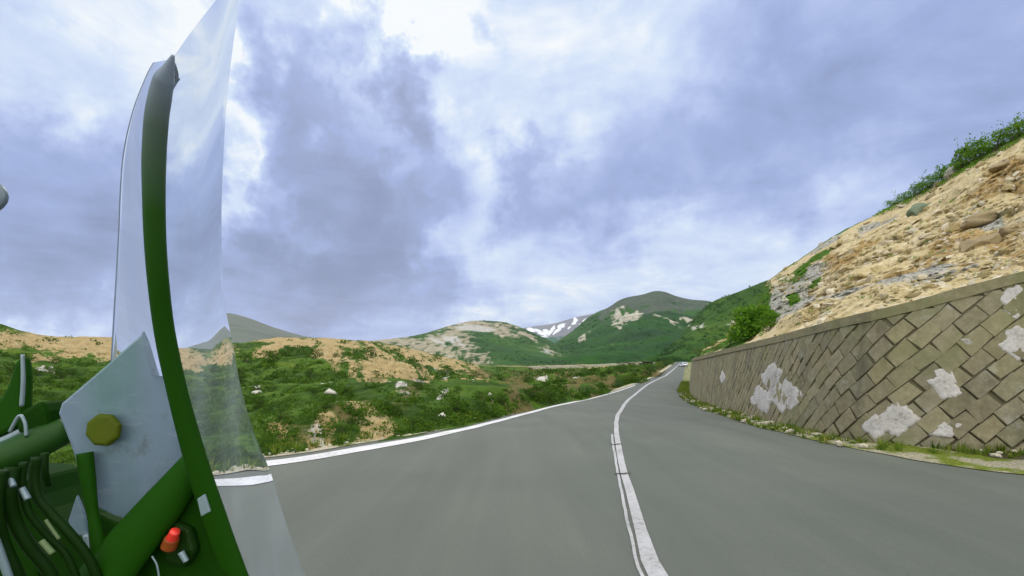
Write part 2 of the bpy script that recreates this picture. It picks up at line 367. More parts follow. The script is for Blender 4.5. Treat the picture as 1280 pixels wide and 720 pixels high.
# verges
def verge(name, fn, side, w, mat, label, ys, rise=.05):
    vs, fs = [], []; n = 7
    for i, y in enumerate(ys):
        e = .02 if y < 60 else y*.0006
        x0 = fn(y); dx = (fn(y+.2)-fn(y-.2))/.4
        nv = Vector((1, -dx)).normalized()*side
        for k in range(n):
            u = k/(n-1); off = -.06+(w(y)+.06)*u + (0.05*noise.noise(Vector((y*2.3, side, 0))) if k == 0 else 0)
            q = (x0+nv.x*off, y+nv.y*off)
            vs.append((q[0], q[1], ZR(y)+.012+rise*u+.02*noise.noise(Vector((q[0]*3, q[1]*3, 2)))*(u > 0)))
        if i:
            for k in range(n-1):
                q = i*n+k; fs.append((q-n, q-n+1, q+1, q))
    return tag(mesh(name, vs, fs, mat, sm=True), label, kind='structure')
vy = [-15, -8, -3, 0, 2, 3.5, 4.5, 5.2]+list(np.geomspace(5.6, 300, 220))
verge('verge', XL, -1, lambda y: .38+.004*y, M_VL, 'narrow pale gravel verge outside the bend', vy, -.02)
verge('verge', XR, 1, lambda y: .95 if y < 60 else 4, M_VR, 'mossy gravel strip at the foot of the retaining wall', vy, .05)

# ------------------------------------------------------------------ hills: surfaces swept from a foot line to a skyline
class Hill:
    def __init__(s, foot, ridge, amp, freq, py=1.0, pd=1.0, masks=None, rd=.35, seed=0, geo=True, radial=0):
        s.f = smooth(foot) if len(foot) > 1 else None; s.r = smooth(ridge) if len(ridge) > 2 else lin(ridge)
        s.amp, s.freq, s.py, s.pd, s.masks, s.rd, s.seed, s.radial = amp, freq, py, pd, masks, rd, seed, radial
    def raw(s, x, t):
        fy, fd = s.f(x); ry, rd = s.r(x)
        tt = min(t, 1.0)
        y = fy+(ry-fy)*tt**s.py; D = fd*(rd/fd)**(tt**s.pd)
        return y, D, rd
    def pos(s, x, t):
        y, D, rd = s.raw(x, t); p = P(x, y, D)
        if t > 1:
            u = (t-1)/.3; p = P(x, y, D*(1+.9*u)); p.z = P(x, y, D).z*(1-u)-8*u*u
        f = s.freq; k = sstep(0, .12, t)*(1 if t < .75 else max(s.rd, 1-(1-s.rd)*(t-.75)/.25))
        a = s.amp*k
        if a:
            nz = fr(p.x*f+s.seed, p.y*f, 0.37*s.seed, 6)
            rg = 1-abs(noise.noise(Vector((p.x*f*.55+9, p.y*f*.55, s.seed))))*2
            p.z += a*(.7*nz+.5*(rg-.4))
            if s.radial:
                dn = Vector((p.x, p.y, 0)).normalized()
                q = s.radial*k*s.rad(p)
                p -= dn*q
        return p
    def rad(s, p): return 0
    def build(s, name, xs, nt, mat, label):
        ts = list(np.linspace(0, 1, nt))+[1.06, 1.15, 1.3]
        vs, fs, at = [], [], []; n = len(ts)
        for i, x in enumerate(xs):
            for t in ts:
                vs.append(s.pos(x, t)); y = s.raw(x, t)[0]
                at.append((*s.masks(x, y, t), 1))
        for i in range(len(xs)-1):
            for k in range(n-1):
                q = i*n+k; fs.append((q, q+n, q+n+1, q+1))
        return tag(mesh(name, vs, fs, mat, sm=True, attr=at), label, kind='structure')
    def at(s, x, y):
        lo, hi = 0., 1.
        for _ in range(15):
            m = (lo+hi)/2
            if px(s.pos(x, m))[1] > y: lo = m
            else: hi = m
        return s.pos(x, lo)
def blob(x, y, cx, cy, hw, hh, ang=0, soft=1.0):
    c, sn = math.cos(R(ang)), math.sin(R(ang)); dx, dy = x-cx, y-cy
    u, v = (dx*c+dy*sn)/hw, (-dx*sn+dy*c)/hh
    return max(0., 1.0-.5*(u*u+v*v)*soft)
def blobs(x, y, L): return max([blob(x, y, *b) for b in L]+[0])
def xgrid(a, b, n, v0=-60, v1=1340):
    lo = max(a, v0); hi = min(b, v1)
    g = list(np.linspace(lo, hi, n))
    if a < lo: g = list(np.linspace(a, lo, 24))[:-1]+g
    if b > hi: g += list(np.linspace(hi, b, 24))[1:]
    return g

# left hillside running on into the valley slope under the far road
footA = [(-1500, 640, DEP(640)), (-600, 612, DEP(612)), (-200, 600, DEP(600))]+[(x, y+2.0*(1 if y > 470 else .3), DEP(y+(2.0 if y > 470 else .3))) for x, y in LEFT[:-1]]
ridA = [(-1500, 395, 110), (-500, 396, 110), (-60, 402, 112), (0, 405, 115), (22, 412, 115), (60, 418.5, 118), (140, 421, 125), (200, 425, 130), (297, 428.5, 140), (330, 424, 145), (352, 422.5, 148), (395, 422.5, 150), (440, 425.5, 155), (473, 428, 160), (513, 436, 170), (540, 443, 178), (573, 449, 185), (603, 457, 200), (640, 459, 225), (700, 457.5, 255), (760, 455.5, 290), (800, 453.5, 310), (845, 450.5, 420)]
TAN = [(10, 430, 60, 12, 0), (80, 428, 80, 14, 0), (110, 440, 45, 12, -12), (50, 455, 22, 7, 0), (150, 440, 30, 16, 0), (230, 440, 60, 14, 0), (370, 428, 75, 6, 2), (470, 434, 60, 8, 8), (335, 439, 16, 5, -20),
       (415, 445, 22, 14, 40), (447, 472, 8, 26, -14), (462, 492, 24, 6, 25), (525, 455, 60, 6, 24), (540, 462, 70, 4, 27), (560, 470, 60, 4, 28), (575, 455, 34, 9, 16), (500, 462, 45, 4, 32), (480, 460, 40, 3, 35), (590, 478, 24, 8, 40),
       (445, 538, 26, 8, 8), (400, 556, 20, 6, -6), (352, 560, 18, 5, 0), (470, 550, 26, 5, -12), (740, 455.5, 60, 2.5, -4), (820, 463, 12, 3, -30)]
PALE = [(500, 510, 22, 4, 32), (521, 493, 17, 6, 50), (552, 520, 10, 4, -40), (497, 488, 26, 4, 20), (430, 530, 18, 5, 0), (395, 556, 16, 5, 0), (675, 476, 14, 4, 4), (719, 474, 10, 3, 4), (580, 489, 26, 2.5, 36), (560, 478, 30, 2, 30), (320, 491, 7, 3, 0), (410, 491, 14, 3, 0), (60, 470, 20, 3, 0)]
OCH = [(490, 528, 30, 11, 0), (512, 521, 26, 10, -10), (465, 525, 18, 8, 0), (430, 545, 24, 9, 0), (380, 556, 30, 8, 0), (470, 495, 14, 8, 0), (640, 478, 30, 8, -8), (600, 470, 24, 8, 0), (730, 482, 40, 7, -10), (650, 495, 30, 7, -14)]
def fine(x, y, s): return fr(x*.16, y*.34, s, 4)
def maskA(x, y, t):
    w = 7*fr(x*.022, y*.05, 3, 4); w2 = 7*fr(x*.022+9, y*.05, 8, 4)
    e = blobs(x+w*1.6, y+w2, TAN)
    st = fr((x*.87+y*.49)*.013, (-x*.49+y*.87)*.13, 66, 4)
    reg = sstep(425, 470, x)*sstep(625, 585, x)*sstep(505, 478, y-(x-500)*.10)
    e = max(e*(1-.75*reg), reg*(.74+1.5*st))
    e = max(e+.30*fine(x, y, 70), 0)
    if t > 1: e = .9
    return min(e, 1)*.95, max(blobs(x+w*.6, y+w2*.4, PALE)*.72+.3*fine(x, y, 72)-.08, 0), max(blobs(x+w, y+w2, OCH)*.58, sstep(555, 640, x)*(.34+.55*fr(x*.03, y*.09, 83, 4)+.3*fine(x, y, 84)))
HA = Hill(footA, ridA, 1.6, .045, .92, 1.0, maskA, rd=.25, seed=2)
_dA = HA.pos
def posA(x, t):
    p = _dA(x, t); D = p.y
    k = sstep(.04, .3, t)*(1-.75*sstep(.85, 1, t))
    p.z += k*min(.011*D, .9)*fr(p.x*.32, p.y*.32, 5, 4)
    return p
HA.pos = posA
HA.build('hillside', xgrid(-1500, 845, 620, -60, 845), 190, M_A, 'scrubby green hillside with bare tan earth along its top')

def maskB(x, y, t):
    w = 6*fr(x*.03, y*.06, 13, 4); w2 = 5*fr(x*.03+9, y*.06, 18, 4)
    L = [(597, 408, 55, 10, 0), (560, 420, 50, 11, -14), (620, 412, 34, 8, 18), (540, 436, 60, 9, 12), (500, 428, 50, 7, 0), (580, 432, 20, 14, 30), (600, 450, 20, 8, 0), (655, 418, 22, 4, 25), (690, 440, 20, 4, 20)]
    return max(blobs(x+w, y+w2, L)*.72+.32*fine(x, y, 73)-.04, 0), blobs(x+w, y+w2, [(560, 425, 5, 22, -50), (575, 428, 4, 20, -50), (548, 428, 4, 18, -50), (595, 412, 34, 6, 0), (690, 441, 14, 3, 10)])*.62, 0
HB = Hill([(300, 475, 260), (900, 475, 260)], [(300, 450, 560), (380, 440, 600), (430, 430, 640), (473, 424.5, 680), (507, 421.5, 720), (530, 417, 750), (560, 408, 800), (593, 401, 850), (623, 402, 880), (637, 405, 900), (650, 409.5, 900), (677, 421, 880), (710, 437, 800), (750, 449, 700), (800, 458, 600), (900, 462, 500)], 9, .0075, 1.0, 1, maskB, rd=.2, seed=5)
HB.build('hill', xgrid(300, 900, 260, 300, 900), 110, M_B, 'rounded grey green hill with a bare stony summit')
def maskC(x, y, t):
    w = 3.2*fr(x*.06, y*.1, 23, 3)
    return sstep(-1, 1, (425+w*2-y)/6)*.95, 0, blobs(x+w, y+w*.5, [(663, 411.5, 6, 2.4, 10), (674, 414, 8, 2.6, 28), (682, 415, 4, 5, 40), (690, 413, 2.6, 8, 38), (697, 413.5, 2, 7, 40), (702, 407, 6, 1.8, -30), (718, 401, 2.2, 6, 30), (730, 400, 4.5, 2, -40), (727, 403, 5, 1.5, -30), (676, 420, 10, 1.4, 5), (712, 410, 3, 1.5, -30)])*.88
HC = Hill([(500, 462, 1500), (900, 462, 1500)], [(500, 440, 4200), (560, 430, 4300), (620, 420, 4400), (650, 410.5, 4500), (661, 408.5, 4500), (693, 404, 4500), (719, 396.5, 4500), (751, 390.5, 4500), (790, 384, 4500), (840, 384, 4500), (900, 400, 4500)], 26, .0011, 1, 1, maskC, rd=.25, seed=9)
HC.build('mountain', xgrid(500, 900, 300, 500, 900), 110, M_C, 'distant grey mountain with streaks of snow')
def maskD(x, y, t):
    w = 5*fr(x*.04, y*.07, 33, 4); w2 = 4*fr(x*.04+5, y*.07, 38, 4)
    e = sstep(-1, 1, (391+w-y)/9)*.72
    e = max(e, blobs(x+w, y+w2, [(762, 388, 22, 6, -30), (830, 372, 40, 6, 5)])*.75)
    q = .50*fine(x, y, 74)-.03
    return max(e+q*.8, 0), q*(e < .9)+blobs(x+w, y+w2, [(782, 396, 18, 9, 10), (775, 404, 9, 12, 15), (795, 392, 12, 5, 5), (735, 424, 13, 3.5, -25), (728, 428, 6, 3, 0), (745, 417, 14, 3, -35), (690, 440, 14, 4, 0), (700, 445, 12, 2, -25), (836, 405, 16, 2.4, 26), (868, 406, 16, 4, 0), (822, 400, 9, 2, 32)])*.74, 0
HD = Hill([(560, 466, 420), (1100, 466, 420)], [(560, 463, 700), (620, 456, 900), (640, 452, 1000), (665, 446, 1200), (690, 431, 1400), (715, 414, 1600), (735, 397, 1750), (745, 391, 1800), (751, 388, 1800), (757, 386, 1800), (765, 381.5, 1800), (772, 376.5, 1800), (783, 372, 1800), (804, 368, 1800), (818, 364, 1800), (831, 365, 1800), (845, 370, 1800), (862, 374, 1800), (885, 376, 1800), (920, 384, 1800), (1000, 392, 1800), (1100, 400, 1800)], 28, .0046, 1.0, 1, maskD, rd=.06, seed=14)
HD.build('mountain', xgrid(560, 1100, 300, 560, 1100), 150, M_D, 'dark green mountain with a rounded peak above the road')
def maskE(x, y, t):
    w = 5*fr(x*.04, y*.07, 43, 4); w2 = 4*fr(x*.04+5, y*.07, 48, 4)
    q = .3*fine(x, y, 75)
    return max(q-.02, blobs(x+w, y+w2, [(905, 424, 16, 3, -35), (920, 405, 20, 3, -40), (890, 436, 22, 4, -25)])*.66+q), blobs(x+w, y+w2, [(918, 402, 16, 3, -40), (870, 408, 18, 4, 4)])*.58, 0
HE = Hill([(780, 458.5, 300), (850, 456, 330), (1300, 470, 200)], [(780, 456, 480), (805, 450, 500), (826, 441, 520), (844, 427, 540), (858, 410, 560), (870, 395, 560), (882, 383, 550), (896, 374.5, 540), (910, 369.5, 520), (925, 364, 500), (940, 358, 480), (962, 349.5, 430), (985, 338, 380), (1040, 320, 300), (1300, 300, 260)], 6, .016, 1.0, 1, maskE, rd=.08, seed=19)
HE.build('hill', xgrid(780, 1300, 280, 780, 1100), 110, M_E, 'steep green hill rising behind the earth bank')
HG = Hill([(60, 470, 500), (520, 470, 500)], [(60, 440, 1100), (100, 430, 1150), (140, 421, 1200), (200, 411, 1200), (250, 399, 1200), (283, 391.5, 1200), (293, 392.5, 1200), (312, 398, 1200), (340, 408.5, 1200), (375, 419, 1200), (400, 424, 1150), (450, 436, 1100), (520, 445, 1050)], 5, .005, 1, 1, lambda x, y, t: (.3, 0, 0), rd=.1, seed=24)
HG.build('hill', xgrid(60, 520, 160, 60, 520), 50, M_G, 'bare grey peak poking up behind the left hillside')

# far valley floor and everything else: one sheet to the horizon
vs, fs = [], []
rs = [0]+list(np.geomspace(3, 6200, 46)); NA = 72
for r in rs:
    for k in range(NA):
        a = 2*math.pi*k/NA; x, y = r*math.sin(a), r*math.cos(a)
        vs.append((x, y, -.35-8.5*sstep(3, 40, y)-3*sstep(20, 120, abs(x))))
for i in range(len(rs)-1):
    for k in range(NA):
        a, b = i*NA+k, i*NA+(k+1) % NA; fs.append((a, b, b+NA, a+NA))
tag(mesh('ground', vs, fs, M_GND, sm=True), 'grassy ground below the road', kind='structure')

# lower road crossing the valley slope
VR = smooth([(640, 461.6), (662, 461.0), (690, 460.0), (720, 459.2), (750, 457.8), (780, 456.0), (800, 454.8), (814, 454.0), (830, 453.6)])
def valley_road():
    rows = [(662, 461.0), (690, 460.0), (720, 459.2), (750, 457.8), (780, 456.0), (800, 454.8), (814, 454.0)]
    f = smooth(rows); vs, fs = [], []
    for i in range(60):
        x = 662+(814-662)*i/59; y = f(x)+.25*noise.noise(Vector((x*.2, 0, 0)))
        p = HA.at(x, y)
        w = Vector((-.35, 1, 0)).normalized()
        for q, dz in ((p-w*3.6, -.9), (p-w*3, .55), (p+w*3, .85), (p+w*5, .9)): vs.append((q.x, q.y, p.z+dz))
        if i:
            for k in range(3):
                a = 4*i+k; fs.append((a-4, a-3, a+1, a))
    return mesh('road', vs, fs, plain('dusty_track', (.25, .245, .175), .95, .1, 0, .3, .2), sm=True)
tag(valley_road(), 'pale lower road crossing the valley slope', kind='structure')

# ------------------------------------------------------------------ retaining wall
WB = [(862, 478), (862, 487), (864, 494.5), (874, 502), (898, 511), (920, 517.5), (948, 525), (987, 534.5), (1020, 542.5), (1053, 550), (1092, 556), (1170, 562), (1280, 567), (1400, 572), (1600, 580), (2000, 592)]
YT = smooth([(860, 449.5), (865, 449), (917, 435), (972, 421.6), (1053, 400), (1131, 381), (1209, 359.5), (1280, 341), (1400, 312), (1600, 266), (2000, 180)])
bw = [G(*q) for q in WB]
ss = [0]
for a, b in zip(bw, bw[1:]): ss.append(ss[-1]+(b-a).length)
BF = smooth([(s, *p) for s, p in zip(ss, bw)])
UL = ss[-1]; NU = 400
ub = [UL*k/NU for k in range(NU+1)]
Bp, Tp, Np = [], [], []
for u in ub:
    b = Vector(BF(u)); d = Vector(BF(min(u+.05, UL)))-Vector(BF(max(u-.05, 0))); d.z = 0; d.normalize()
    n = Vector((d.y, -d.x, 0))
    if n.dot(Vector((0, 0, 0))-Vector((b.x, b.y, 0))) < 0 and u > UL*.6: n = -n
    Np.append(n); Bp.append(b)
if Np[NU//2].dot(-Bp[NU//2]) < 0: Np = [-n for n in Np]
for i in range(1, NU+1):
    if Np[i].dot(Np[i-1]) < 0: Np[i] = -Np[i]
for b, n in zip(Bp, Np):
    q = b-n*.28; x = px(q)[0]
    Tp.append(Vector((q.x, q.y, CH+(HY-YT(x))/F*q.y)))
def Wp(u, v, off=0.):
    """point on the wall face: u metres along, v metres up the face"""
    k = min(max(u/UL*NU, 0), NU-1e-6); i = int(k); s = k-i
    b = Bp[i].lerp(Bp[i+1], s); tt = Tp[i].lerp(Tp[i+1], s); n = Np[i].lerp(Np[i+1], s)
    h = (tt-b).length
    return b.lerp(tt, v/h)+n*off
def Wh(u):
    k = min(max(u/UL*NU, 0), NU-1e-6); i = int(k); return (Tp[i]-Bp[i]).length
wall = empty('retaining_wall', Bp[NU//2])
tag(wall, 'long retaining wall of tilted grey brown blocks with pale patches', 'wall')
def to_local(o):
    o.matrix_parent_inverse = Matrix.Translation(-wall.location); return o
# core
vs, fs = [], []
for i in range(NU+1):
    b, tt, n = Bp[i], Tp[i], Np[i]
    vs += [b-Vector((0, 0, .4)), tt, tt-n*.55, b-n*.8-Vector((0, 0, .4))]
    if i:
        for k in range(4): a = 4*i; fs.append((a-4+k, a-4+(k+1) % 4, a+(k+1) % 4, a+k))
fs += [(0, 1, 2, 3), (4*NU+3, 4*NU+2, 4*NU+1, 4*NU)]
to_local(mesh('wall_core', vs, fs, M_JOINT, wall))
# tilted block facing
def clip(poly, f):
    out = []
    for i in range(len(poly)):
        a, b = poly[i], poly[(i+1) % len(poly)]; fa, fb = f(a), f(b)
        if fa >= 0: out.append(a)
        if fa*fb < 0:
            s = fa/(fa-fb); out.append((a[0]+(b[0]-a[0])*s, a[1]+(b[1]-a[1])*s))
    return out
PATCH = [[(968, 470, 14, 17, 10), (955, 502, 15, 15, -20), (980, 492, 18, 22, 0), (990, 503, 9, 9, 0)], [(1108, 520, 22, 20, 0), (1090, 535, 18, 12, 0), (1120, 528, 16, 20, 0)],
         [(1172, 465, 15, 11, 30), (1188, 488, 20, 14, 20)], [(1192, 537, 18, 10, -20)], [(1262, 420, 16, 11, 0), (1284, 428, 22, 16, 0)], [(1280, 372, 17, 20, 0), (1270, 388, 12, 10, 0)], [(957, 470, 3, 7, 10)], [(903, 474, 3, 7, 0)], [(1200, 424, 8, 4, 20)]]
bv, bf, ba = [], [], []
pv = [([], []) for _ in PATCH]
def slab(vs, fs, poly, lo, hi, inset, tone=None, arr=None, nz=0, tl=1.):
    c = (sum(p[0] for p in poly)/len(poly), sum(p[1] for p in poly)/len(poly))
    n = len(poly); o = len(vs)
    tilt = (rng.uniform(-.02, .02)*tl, rng.uniform(-.02, .02)*tl)
    for p in poly: vs.append(Wp(p[0], p[1], lo))
    for p in poly: vs.append(Wp(p[0], p[1], lo+(hi-lo)*.7))
    for p in poly:
        q = (c[0]+(p[0]-c[0])*(1-inset), c[1]+(p[1]-c[1])*(1-inset))
        vs.append(Wp(q[0], q[1], hi+tilt[0]*(q[0]-c[0])+tilt[1]*(q[1]-c[1])+nz*noise.noise(Vector((q[0]*5, q[1]*5, 0)))))
    for k in range(n):
        j = (k+1) % n
        fs.append((o+k, o+j, o+n+j, o+n+k)); fs.append((o+n+k, o+n+j, o+2*n+j, o+2*n+k))
    fs.append(tuple(o+2*n+k for k in range(n)))
    if arr is not None: arr += [tone]*(3*n)
LB, WBk, TH = .45, .285, R(43)
ca, sa = math.cos(TH), math.sin(TH)
ext = UL*1.0+6
cells = []
iM = int(ext/WBk)+4
for r_ in range(-iM, iM):
    for c_ in range(-2, int((ext*1.2)/LB)+4):
        p0 = (c_+(.5 if r_ % 2 else 0)+rng.uniform(-.05, .05))*LB; q0 = r_*WBk
        cu = (p0+LB/2)*ca-(q0+WBk/2)*sa; cvv = (p0+LB/2)*sa+(q0+WBk/2)*ca
        # wall is drawn from its far end; mirrored so that joints climb away from the viewer's left
        U = cu
        if U < -.3 or U > UL+.3 or cvv < -.4 or cvv > 4.6: continue
        cells.append((p0, q0, U, cvv))
for (p0, q0, U, V) in cells:
    Uc = min(max(U, .01), UL-.01); H = Wh(Uc)-.14
    if V > H+.4: continue
    nf = sstep(26, 11, Wp(Uc, 1).y)
    g = .005+rng.uniform(0, .010)
    jj = lambda: rng.uniform(-.022, .022)
    def rect(g):
        return [(p*ca-q*sa, p*sa+q*ca) for p, q in ((p0+g+jj(), q0+g+jj()), (p0+LB-g+jj(), q0+g+jj()), (p0+LB-g+jj(), q0+WBk-g+jj()), (p0+g+jj(), q0+WBk-g+jj()))]
    sx_, sy_ = px(Wp(Uc, min(max(V, 0), H)))
    cl = lambda poly: clip(clip(clip(clip(poly, lambda a: a[1]-.02), lambda a: H-a[1]), lambda a: a[0]-.01), lambda a: UL-.01-a[0])
    poly = cl(rect(g))
    if len(poly) < 3: continue
    tn = rng.uniform(.84, 1.10)*(.9 if rng.random() < .15 else 1); tc = (tn*rng.uniform(.97, 1.03), tn, tn*rng.uniform(.92, 1.06), 1)
    slab(bv, bf, poly, -.01, .006+(.024+rng.uniform(-.008, .014))*nf, .05, tc, ba, tl=nf)
to_local(mesh('block_facing', bv, bf, M_BLOCK, wall, attr=ba, an='tone'))
def find_uv(x, y):
    best = (1e9, 0, 0)
    for i in range(40, NU, 2):
        u = ub[i]
        if Bp[i].y > 60: continue
        for k in range(16):
            v = Wh(u)*k/15; q = px(Wp(u, v)); e = (q[0]-x)**2+(q[1]-y)**2
            if e < best[0]: best = (e, u, v)
    return best[1], best[2]
for bl in PATCH:
    v_, f_ = [], []
    for (x, y, hw, hh, ang) in bl:
        u0, v0 = find_uv(x, y); e = .03
        q0_, qu, qv = px(Wp(u0, v0)), px(Wp(u0+e, v0)), px(Wp(u0, v0+e))
        J = np.array([[(qu[0]-q0_[0])/e, (qv[0]-q0_[0])/e], [(qu[1]-q0_[1])/e, (qv[1]-q0_[1])/e]]); Ji = np.linalg.inv(J)
        o = len(v_); NA_, NR = 56, 9; v_.append(Wp(u0, v0, .050)); sd_ = rng.uniform(0, 50)
        for r_ in range(1, NR+1):
            for k in range(NA_):
                a_ = 2*math.pi*k/NA_; w = 1.22/(abs(math.cos(a_))+abs(math.sin(a_)))**.85*(1+.20*noise.noise(Vector((math.cos(a_)*1.5, math.sin(a_)*1.5, sd_)))+.10*noise.noise(Vector((math.cos(a_)*4.5, math.sin(a_)*4.5, sd_))))+.12*noise.noise(Vector((math.cos(a_)*11, math.sin(a_)*11, sd_)))
                dx, dy = math.cos(a_)*hw*w*r_/NR*1.05, math.sin(a_)*hh*w*r_/NR*1.05; ca_, sa_ = math.cos(R(ang)), math.sin(R(ang))
                duv = Ji @ np.array([dx*ca_-dy*sa_, dx*sa_+dy*ca_]); uu_, vv_ = u0+duv[0], v0+duv[1]
                vv_ = min(max(vv_, .02), Wh(min(max(uu_, 0), UL))-.16); uu_ = min(max(uu_, .02), UL-.02)
                nz = .014*noise.noise(Vector((uu_*4, vv_*4, 2)))+.007*noise.noise(Vector((uu_*13, vv_*13, 2)))
                v_.append(Wp(uu_, vv_, (.040+nz) if r_ < NR-1 else (.030+nz if r_ == NR-1 else .0)))
        for k in range(NA_):
            j = (k+1) % NA_; f_.append((o, o+1+k, o+1+j))
            for r_ in range(NR-1): q = o+1+r_*NA_; f_.append((q+k, q+NA_+k, q+NA_+j, q+j))
    to_local(mesh('cement_patch', v_, f_, M_CEM, wall, True))
# coping course
vs, fs, at = [], [], []
for i in range(NU+1):
    tt, n = Tp[i], Np[i]; dn = (Bp[i]-Tp[i]).normalized(); up = Vector((0, 0, 1)); w = .012*noise.noise(Vector((ub[i]*2, 0, 4)))
    vs += [tt+dn*(.15+w)+n*.052, tt+n*.055+up*.03, tt-n*.56+up*(.03+w), tt-n*.56-up*.2]
    at += [(.90, .90, .84, 1)]*4
    if i:
        for k in range(4): a = 4*i; fs.append((a-4+k, a-4+(k+1) % 4, a+(k+1) % 4, a+k))
to_local(mesh('coping', vs, fs, M_BLOCK, wall, attr=at, an='tone'))

# ------------------------------------------------------------------ earth bank above the wall
def topD(x):
    best = min(range(0, NU+1), key=lambda i: abs(px(Tp[i])[0]-x)+(0 if Tp[i].y < 60 else 50)); return Tp[best]
footF = []
for x in (866, 874, 885, 900, 920, 945, 972, 1000, 1030, 1060, 1100, 1150, 1209, 1280, 1400, 1600, 1900):
    q = topD(x); footF.append((x, YT(x)+1.5, q.y+.35+.01*q.y))
ridF = [(866, 446.5, 46), (885, 438, 47), (905, 428, 48), (925, 414, 50), (940, 398, 52), (950, 376, 54), (958, 357, 55), (966, 346, 54), (985, 333, 52), (1010, 317, 50), (1050, 291, 46), (1090, 271.5, 43), (1120, 256, 40), (1180, 223, 36), (1220, 201, 33), (1280, 167, 30), (1400, 100, 26), (1600, -10, 22), (1900, -160, 20)]
def maskF(x, y, t):
    w = 12*fr(x*.018, y*.03, 53, 4); w2 = 10*fr(x*.018+5, y*.03, 58, 4)
    och = blobs(x+w, y+w2, [(1240, 290, 55, 16, -8), (1170, 310, 40, 12, -30), (1030, 335, 26, 10, -30), (1260, 220, 30, 22, -20), (1200, 330, 50, 10, -10), (1235, 245, 45, 10, -15), (1060, 330, 30, 8, -35), (1270, 330, 26, 8, 0), (1130, 340, 34, 8, -20), (1090, 310, 24, 8, -34), (1195, 285, 26, 10, -30), (985, 360, 15, 8, -40)])*.75
    gr = blobs(x+w*.5, y+w2*.5, [(985, 378, 38, 30, -30), (1010, 352, 34, 14, -40), (965, 395, 16, 18, 0), (1180, 352, 60, 6, -15), (1040, 300, 40, 5, -34), (1090, 368, 70, 7, -16), (1230, 272, 26, 8, 0), (1150, 350, 60, 6, -15), (1100, 280, 30, 4, -28)])*.82
    gn = blobs(x+w*.4, y+w2*.4, [(925, 418, 44, 14, -28), (890, 438, 30, 6, -22), (955, 372, 9, 22, 15), (1008, 333, 40, 4, -35), (1000, 345, 14, 6, -30), (992, 375, 10, 6, 0), (1020, 358, 12, 4, -30)])*.8
    if t > .985: gn = max(gn, .75)
    return och, gr, gn
HF = Hill(footF, ridF, .55, .22, 1.0, .92, maskF, rd=.35, seed=31, radial=1.0)
def radF(p):
    q = p*1.0
    a = fr(q.x*.35, q.y*.35, q.z*.9, 6, .7)*.75
    led = (q.z*.55+1.6*noise.noise(Vector((q.x*.16, q.y*.16, 3)))) % 1.0
    a += .55*(led**2-.3)*sstep(.0, .4, noise.noise(Vector((q.x*.13+4, q.y*.13, q.z*.2)))+.25)
    az_ = math.atan2(q.x, q.y)*38; a -= .40*max(0, 1-3.2*abs(noise.noise(Vector((az_*.35+.4*noise.noise(Vector((q.x*.3, q.y*.3, q.z*.3))), q.z*.06, 12)))))
    a += .15*(1-2*abs(noise.noise(Vector((q.x*1.7, q.y*1.7, q.z*2.6)))))
    d = noise.voronoi(Vector((q.x*1.5, q.y*1.5, q.z*2.2)))[0][0]
    a += .16*max(0, .45-d)*sstep(-.2, .3, noise.noise(Vector((q.x*.3, q.y*.3, q.z*.3+7))))*2
    return a
HF.rad = radF
HF.build('earth_bank', xgrid(866, 1900, 520, 866, 1330), 260, M_F, 'steep cutting of crumbling tan earth and stones above the wall')

# thin mountain air
def haze():
    vs, fs = [], []; box(vs, fs, (0, 0, 285), (13000, 13000, 600))
    m = bpy.data.materials.new('haze'); m.use_nodes = True; t = NT(m.node_tree); t.n.clear()
    v = t.node('ShaderNodeVolumePrincipled'); v.inputs['Color'].default_value = (.82, .88, 1, 1); v.inputs['Density'].default_value = 3.5e-5; v.inputs['Anisotropy'].default_value = .1
    o = t.node('ShaderNodeOutputMaterial'); t.l.new(v.outputs[0], o.inputs['Volume'])
    return tag(mesh('haze', vs, fs, m), 'thin bluish mountain haze', 'haze', kind='stuff')
def box(vs, fs, c, s, taper=0):
    o = len(vs)
    for dz in (-1, 1):
        k = 1-taper*(dz > 0)
        for dx, dy in ((-1, -1), (1, -1), (1, 1), (-1, 1)): vs.append((c[0]+dx*s[0]*k/2, c[1]+dy*s[1]*k/2, c[2]+dz*s[2]/2))
    fs += [tuple(o+q for q in f) for f in ((0, 3, 2, 1), (4, 5, 6, 7), (0, 1, 5, 4), (1, 2, 6, 5), (2, 3, 7, 6), (3, 0, 4, 7))]
haze()

# ------------------------------------------------------------------ vegetation
class Leaves:
    def __init__(s): s.v, s.f, s.a = [], [], []
    def leaf(s, c, sz, tone, up=.4):
        a = rng.uniform(0, 6.283); n = Vector((rng.gauss(0, 1), rng.gauss(0, 1), rng.gauss(up, 1))).normalized()
        u = n.orthogonal().normalized(); u = Matrix.Rotation(a, 3, n) @ u; w = n.cross(u)
        o = len(s.v); l = sz*rng.uniform(.7, 1.3); b = l*.5
        s.v += [c-u*l*.5, c+w*b*.5+n*l*.06, c+u*l*.5, c-w*b*.5+n*l*.06]; s.f.append((o, o+1, o+2, o+3)); s.a += [(tone, tone, tone, 1)]*4
    def clump(s, c, rx, ry, rz, n, sz, t0=.45, tv=.25):
        tb = t0+rng.uniform(-tv, tv)
        for _ in range(n):
            d = Vector((rng.gauss(0, 1), rng.gauss(0, 1), rng.gauss(0, 1))).normalized()*rng.uniform(.35, 1)**.5
            s.leaf(c+Vector((d.x*rx, d.y*ry, abs(d.z)*rz if rng.random() < .8 else d.z*rz*.4)), sz, min(max(tb+rng.uniform(-.22, .22), 0), 1))
    def build(s, name, mat, parent=None):
        me = bpy.data.meshes.new(name); me.from_pydata([tuple(v) for v in s.v], [], s.f)
        a = me.color_attributes.new('tone', 'FLOAT_COLOR', 'POINT'); a.data.foreach_set('color', np.array(s.a, np.float32).ravel())
        return link(name, me, mat, parent)
